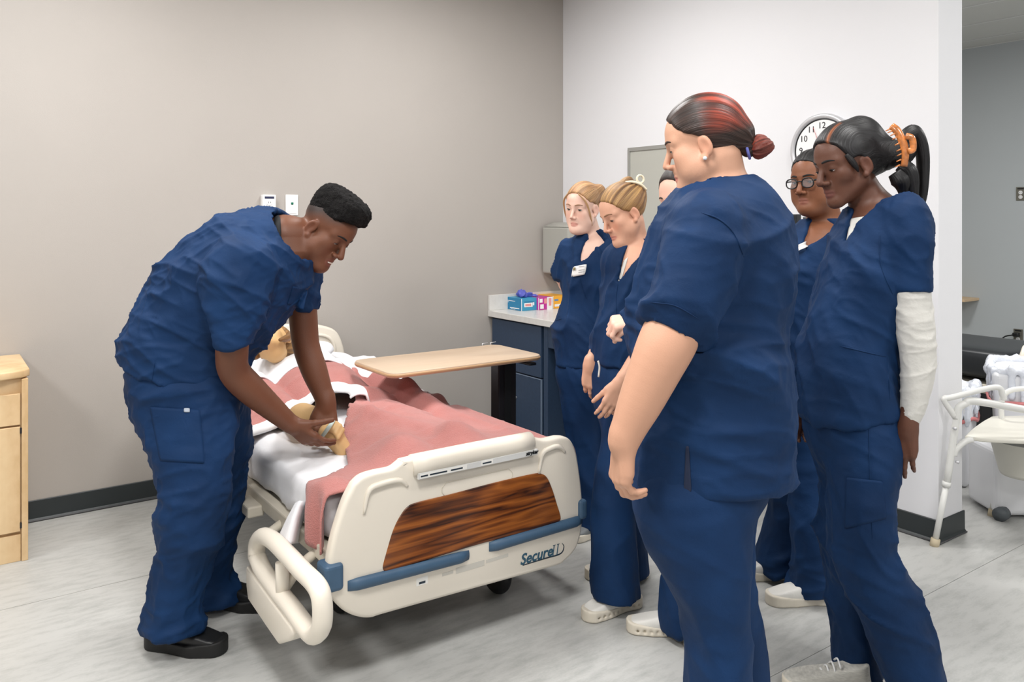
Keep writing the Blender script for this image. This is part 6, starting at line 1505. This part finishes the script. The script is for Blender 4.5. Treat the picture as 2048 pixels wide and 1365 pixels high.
st2 = px_loft([(1620, 830, 1798, 850, D, .155), (1660, 890, 1797, 890, D-.07, .115), (1666, 960, 1790, 960, D-.10, .105), (1668, 1030, 1782, 1040, D-.11, .10), (1675, 1090, 1784, 1098, D-.11, .095), (1692, 1160, 1810, 1155, D-.11, .09), (1722, 1235, 1843, 1235, D-.11, .09), (1752, 1300, 1866, 1305, D-.11, .09), (1780, 1365, 1887, 1365, D-.11, .09), (1800, 1415, 1905, 1415, D-.11, .09)])
tr, rV, rF = make_trousers(p7, [(st1, (P(1718, 1352, D+.08), cv(.25, -1, 0))), (st2, (P(1852, 1412, D-.11), cv(0, -1, 0)))], fold=[dict(amp=0.0180, scale=6.2, along=cv(.8, -.5, 0), squash=6.3, seed=65, maskf=lambda V: .35+1.0*np.exp(-((V[:, 2]-.45)/.18)**2)), dict(amp=.005, scale=12, along=cv(.7, -.6, 0), squash=6.3, seed=66)])
hd = dict(fwd=(-.93, -.22, -.28), up=(-.22, .97, 0), sc=1.02, anchor=((1735, 328, 2.37), (-.0765, -.010, -.010)), neck=nb, nr=.050, skin=skin, lipc=L3((104, 62, 56)), w=.97, jaw=.95, lip=1.45, nose=1.2,
          chest=(T[3:], P(1720, 560, D)), look=(0, -28), open=(-34, -10), browm=mat('brow_black', (20, 16, 15), .8), iris=(.02, .012, .008), blush=.05, res=.0026)
hv = make_head(p7, hd); bodyfin(p7, [hv, (*hL, skin), (*hR, skin)])
M, o, sc = hd['M'], hd['o'], hd['s']; BK = L3((18, 17, 19))
s = hair_cap(M, o, sc, [(-.13, -.05), (-.10, -.062), (-.07, -.068), (-.04, -.06), (-.022, -.035), (-.012, .0), (.0, .018), (.016, .018), (.03, .012), (.045, .034), (.058, .06), (.07, .076), (.10, .10)], .013, .97)
tl = M.T@(P(1806, 305, 2.40)-o)/sc
s.ell((0, -.080, .045), (.068, .056, .086), k=.03); s.cone((0, -.075, .01), tl, .062, .034, .03)
part = L3((150, 86, 52))
def partmix(V, M=M, o=o, sc=sc):
    l = ((V-o)@M)/sc; return np.exp(-((l[:, 0]+.028+.15*(l[:, 1]-.05))/.0045)**2)*(l[:, 1] > .0)*(l[:, 2] > .05)*1.2
hair_mesh(p7, 'hair', s, .0030, o+M@(tl*sc), M@np.array([0, -1, .3]), BK, part, seed=27, mixf=partmix, freq=36, amp=.0012)
tp = lambda x, y, d: P(x, y, d)
lock(p7, 'ponytail', [tp(1800, 300, 2.40), tp(1815, 272, 2.40), tp(1832, 268, 2.40), tp(1844, 300, 2.40), tp(1846, 350, 2.40), tp(1842, 400, 2.40), tp(1832, 440, 2.39)], [.022, .026, .024, .024, .022, .018, .006], BK, n=40, flat=(RV, .75), seg=16)
lock(p7, 'ponytail_tress', [tp(1800, 330, 2.38), tp(1818, 345, 2.37), tp(1826, 385, 2.37), tp(1824, 415, 2.37), tp(1828, 432, 2.37)], [.020, .024, .016, .010, .004], BK, n=26)
lock(p7, 'ponytail_tress', [tp(1790, 345, 2.38), tp(1803, 362, 2.375), tp(1806, 380, 2.375), tp(1803, 400, 2.375)], [.022, .030, .018, .004], BK, n=20)
lock(p7, 'ponytail_tress', [tp(1822, 250, 2.40), tp(1842, 275, 2.40), tp(1852, 330, 2.40), tp(1855, 390, 2.40)], [.003, .0035, .003, .001], BK, n=24, seg=8)
lock(p7, 'baby_hair', [o+M@(np.array(v)*sc) for v in ((-.062, .040, .030), (-.070, .034, .008), (-.072, .026, -.012), (-.071, .022, -.026))], [.008, .009, .007, .002], BK, n=16, seg=8)
MT = mat('tortoiseshell', (190, 116, 60), .22, var=.55, vscale=60, coat=.4)
cl = tube('claw_clip', [P(1783, 252, 2.34), P(1794, 262, 2.335), P(1806, 285, 2.33), P(1811, 308, 2.33), P(1808, 333, 2.335)], [.011, .0125, .012, .011, .010], MT, p7, seg=10, smooth_n=20, flat=(FV, .35))
tube('clip_hinge', [P(1812, 272, 2.325), P(1824, 277, 2.325), P(1826, 298, 2.325), P(1816, 303, 2.325)], [.009, .010, .010, .009], MT, cl, seg=10, smooth_n=14, flat=(FV, .5))
bm = bmesh.new()
for t in np.linspace(0, 1, 9):
    a = catmull(np.array([P(1780, 258, 2.335), P(1790, 268, 2.33), P(1799, 288, 2.325), P(1803, 310, 2.325), P(1800, 330, 2.33)]), 30)[int(t*29)]
    bm_tube(bm, [a, a+cv(-.012, -.006, .002)], [.0028, .0016], 6)
from_bm('clip_teeth', bm, MT, cl, smooth=True, local=False)
# white undershirt in the V and thin gold chain
drape(p7, 'undershirt', *hv[:2], [(1700, 436), (1738, 430), (1708, 478), (1690, 490)], M_TEEW, nu=8, nv=10, lift=.004)
tube('necklace', [P(1752, 418, 2.385), P(1766, 404, 2.39), P(1776, 394, 2.40)], .0018, mat('gold', (212, 160, 70), .3, metal=.8), p7, seg=6)
seam(p7, tV, tF, [(1678, 692), (1720, 702), (1772, 714)], .0025); seam(p7, tV, tF, [(1760, 470), (1762, 530), (1786, 590)], .002); seam(p7, tV, tF, [(1775, 715), (1778, 760), (1780, 800)], .0016); seam(p7, rV, rF, [(1738, 850), (1740, 950), (1745, 1080)], .002)
drape(p7, 'cargo_pocket', rV, rF, [(1690, 952), (1768, 962), (1776, 1040), (1686, 1062)], M_SCRUB, lift=.004, nu=14, nv=12)
shoe(p7, onz(1745, 1392, 0), onz(1584, 1378, 0), .265, M_KNIT, M_WSOLE, .03, laces=M_WTXT); shoe(p7, onz(1905, 1460, 0), onz(1790, 1455, 0), .265, M_KNIT, M_WSOLE, .03, laces=M_WTXT)

# ------------------------------------------------------------------ training manikin in the bed
skin = L3((206, 168, 118))
mk = thing('training_manikin', (-2.15, -.8, MZ), 'tan training manikin lying in the bed under the pink blanket', 'manikin')
d_ = 2.95
s = SDF()
s.ell((-2.15, -.72, .655), (.15, .28, .055), k=.02)
s.cone((-2.28, -.62, .640), (-2.40, -1.10, .595), .036, .034, .02); s.cone((-2.40, -1.10, .595), P(592, 846, 3.10), .034, .040, .02)
s.cone(P(592, 842, 3.10), P(605, 838, 3.06), .046, .050, .02); s.cone(P(605, 838, 3.06), P(632, 838, 3.03), .052, .042, .03); s.cone(P(632, 838, 3.03), P(652, 862, 2.99), .040, .034, .02)
fc = P(660, 866, 2.95)
s.ell(fc, (.042, .040, .036), k=.015)
for i, (fx, fy) in enumerate(((664, 846), (672, 848), (679, 853), (684, 861))): s.cone(P(fx, fy, 2.925), P(fx-8, fy+14, 2.905), .0105, .0095, .006)
s.cone(P(668, 875, 2.95), P(690, 905, 2.95), .036, .030, .02)
V, F = s.build(.0035); V = smooth_mesh(V, F, 1)
hd = dict(fwd=(-.50, .84, -.20), up=(-.1, .25, .96), sc=1.0, anchor=((549, 690, 3.83), (0, 0, 0)), neck=np.array([-2.16, -.48, .735]), nr=.05, skin=skin, lipc=L3((190, 120, 100)), w=.96, look=(0, 10), open=(-22, 12), browm=mat('brow_dark', (58, 40, 32), .8), res=.004, traps=[np.array([-2.28, -.56, .70]), np.array([-2.02, -.56, .70])])
hv = make_head(mk, hd)
bodyfin(mk, [(V, F, skin), hv])
s = hair_cap(hd['M'], hd['o'], 1.0, LINE, .012, .96); hair_mesh(mk, 'hair', s, .005, hd['o']+hd['M']@np.array([0, -.05, .1]), hd['M']@np.array([0, -.3, 1]), L3((104, 72, 40)), L3((150, 112, 64)), seed=29)
for q in (-1, 1): lock(mk, 'hair_lock', [hd['o']+hd['M']@np.array(v) for v in ((q*.06, .0, .07), (q*.08, .0, .0), (q*.085, .01, -.06), (q*.08, .03, -.12))], [.012, .016, .016, .008], L3((120, 84, 46)), n=18)
# clear dressing tape across the knuckles
tube('dressing_tape', [P(641, 878, 2.90), P(650, 866, 2.893), P(660, 852, 2.895), P(668, 842, 2.91)], [.006, .0075, .0075, .005], mat('tape', (206, 226, 220), .15), mk, seg=8, smooth_n=12, flat=(FV, .25))
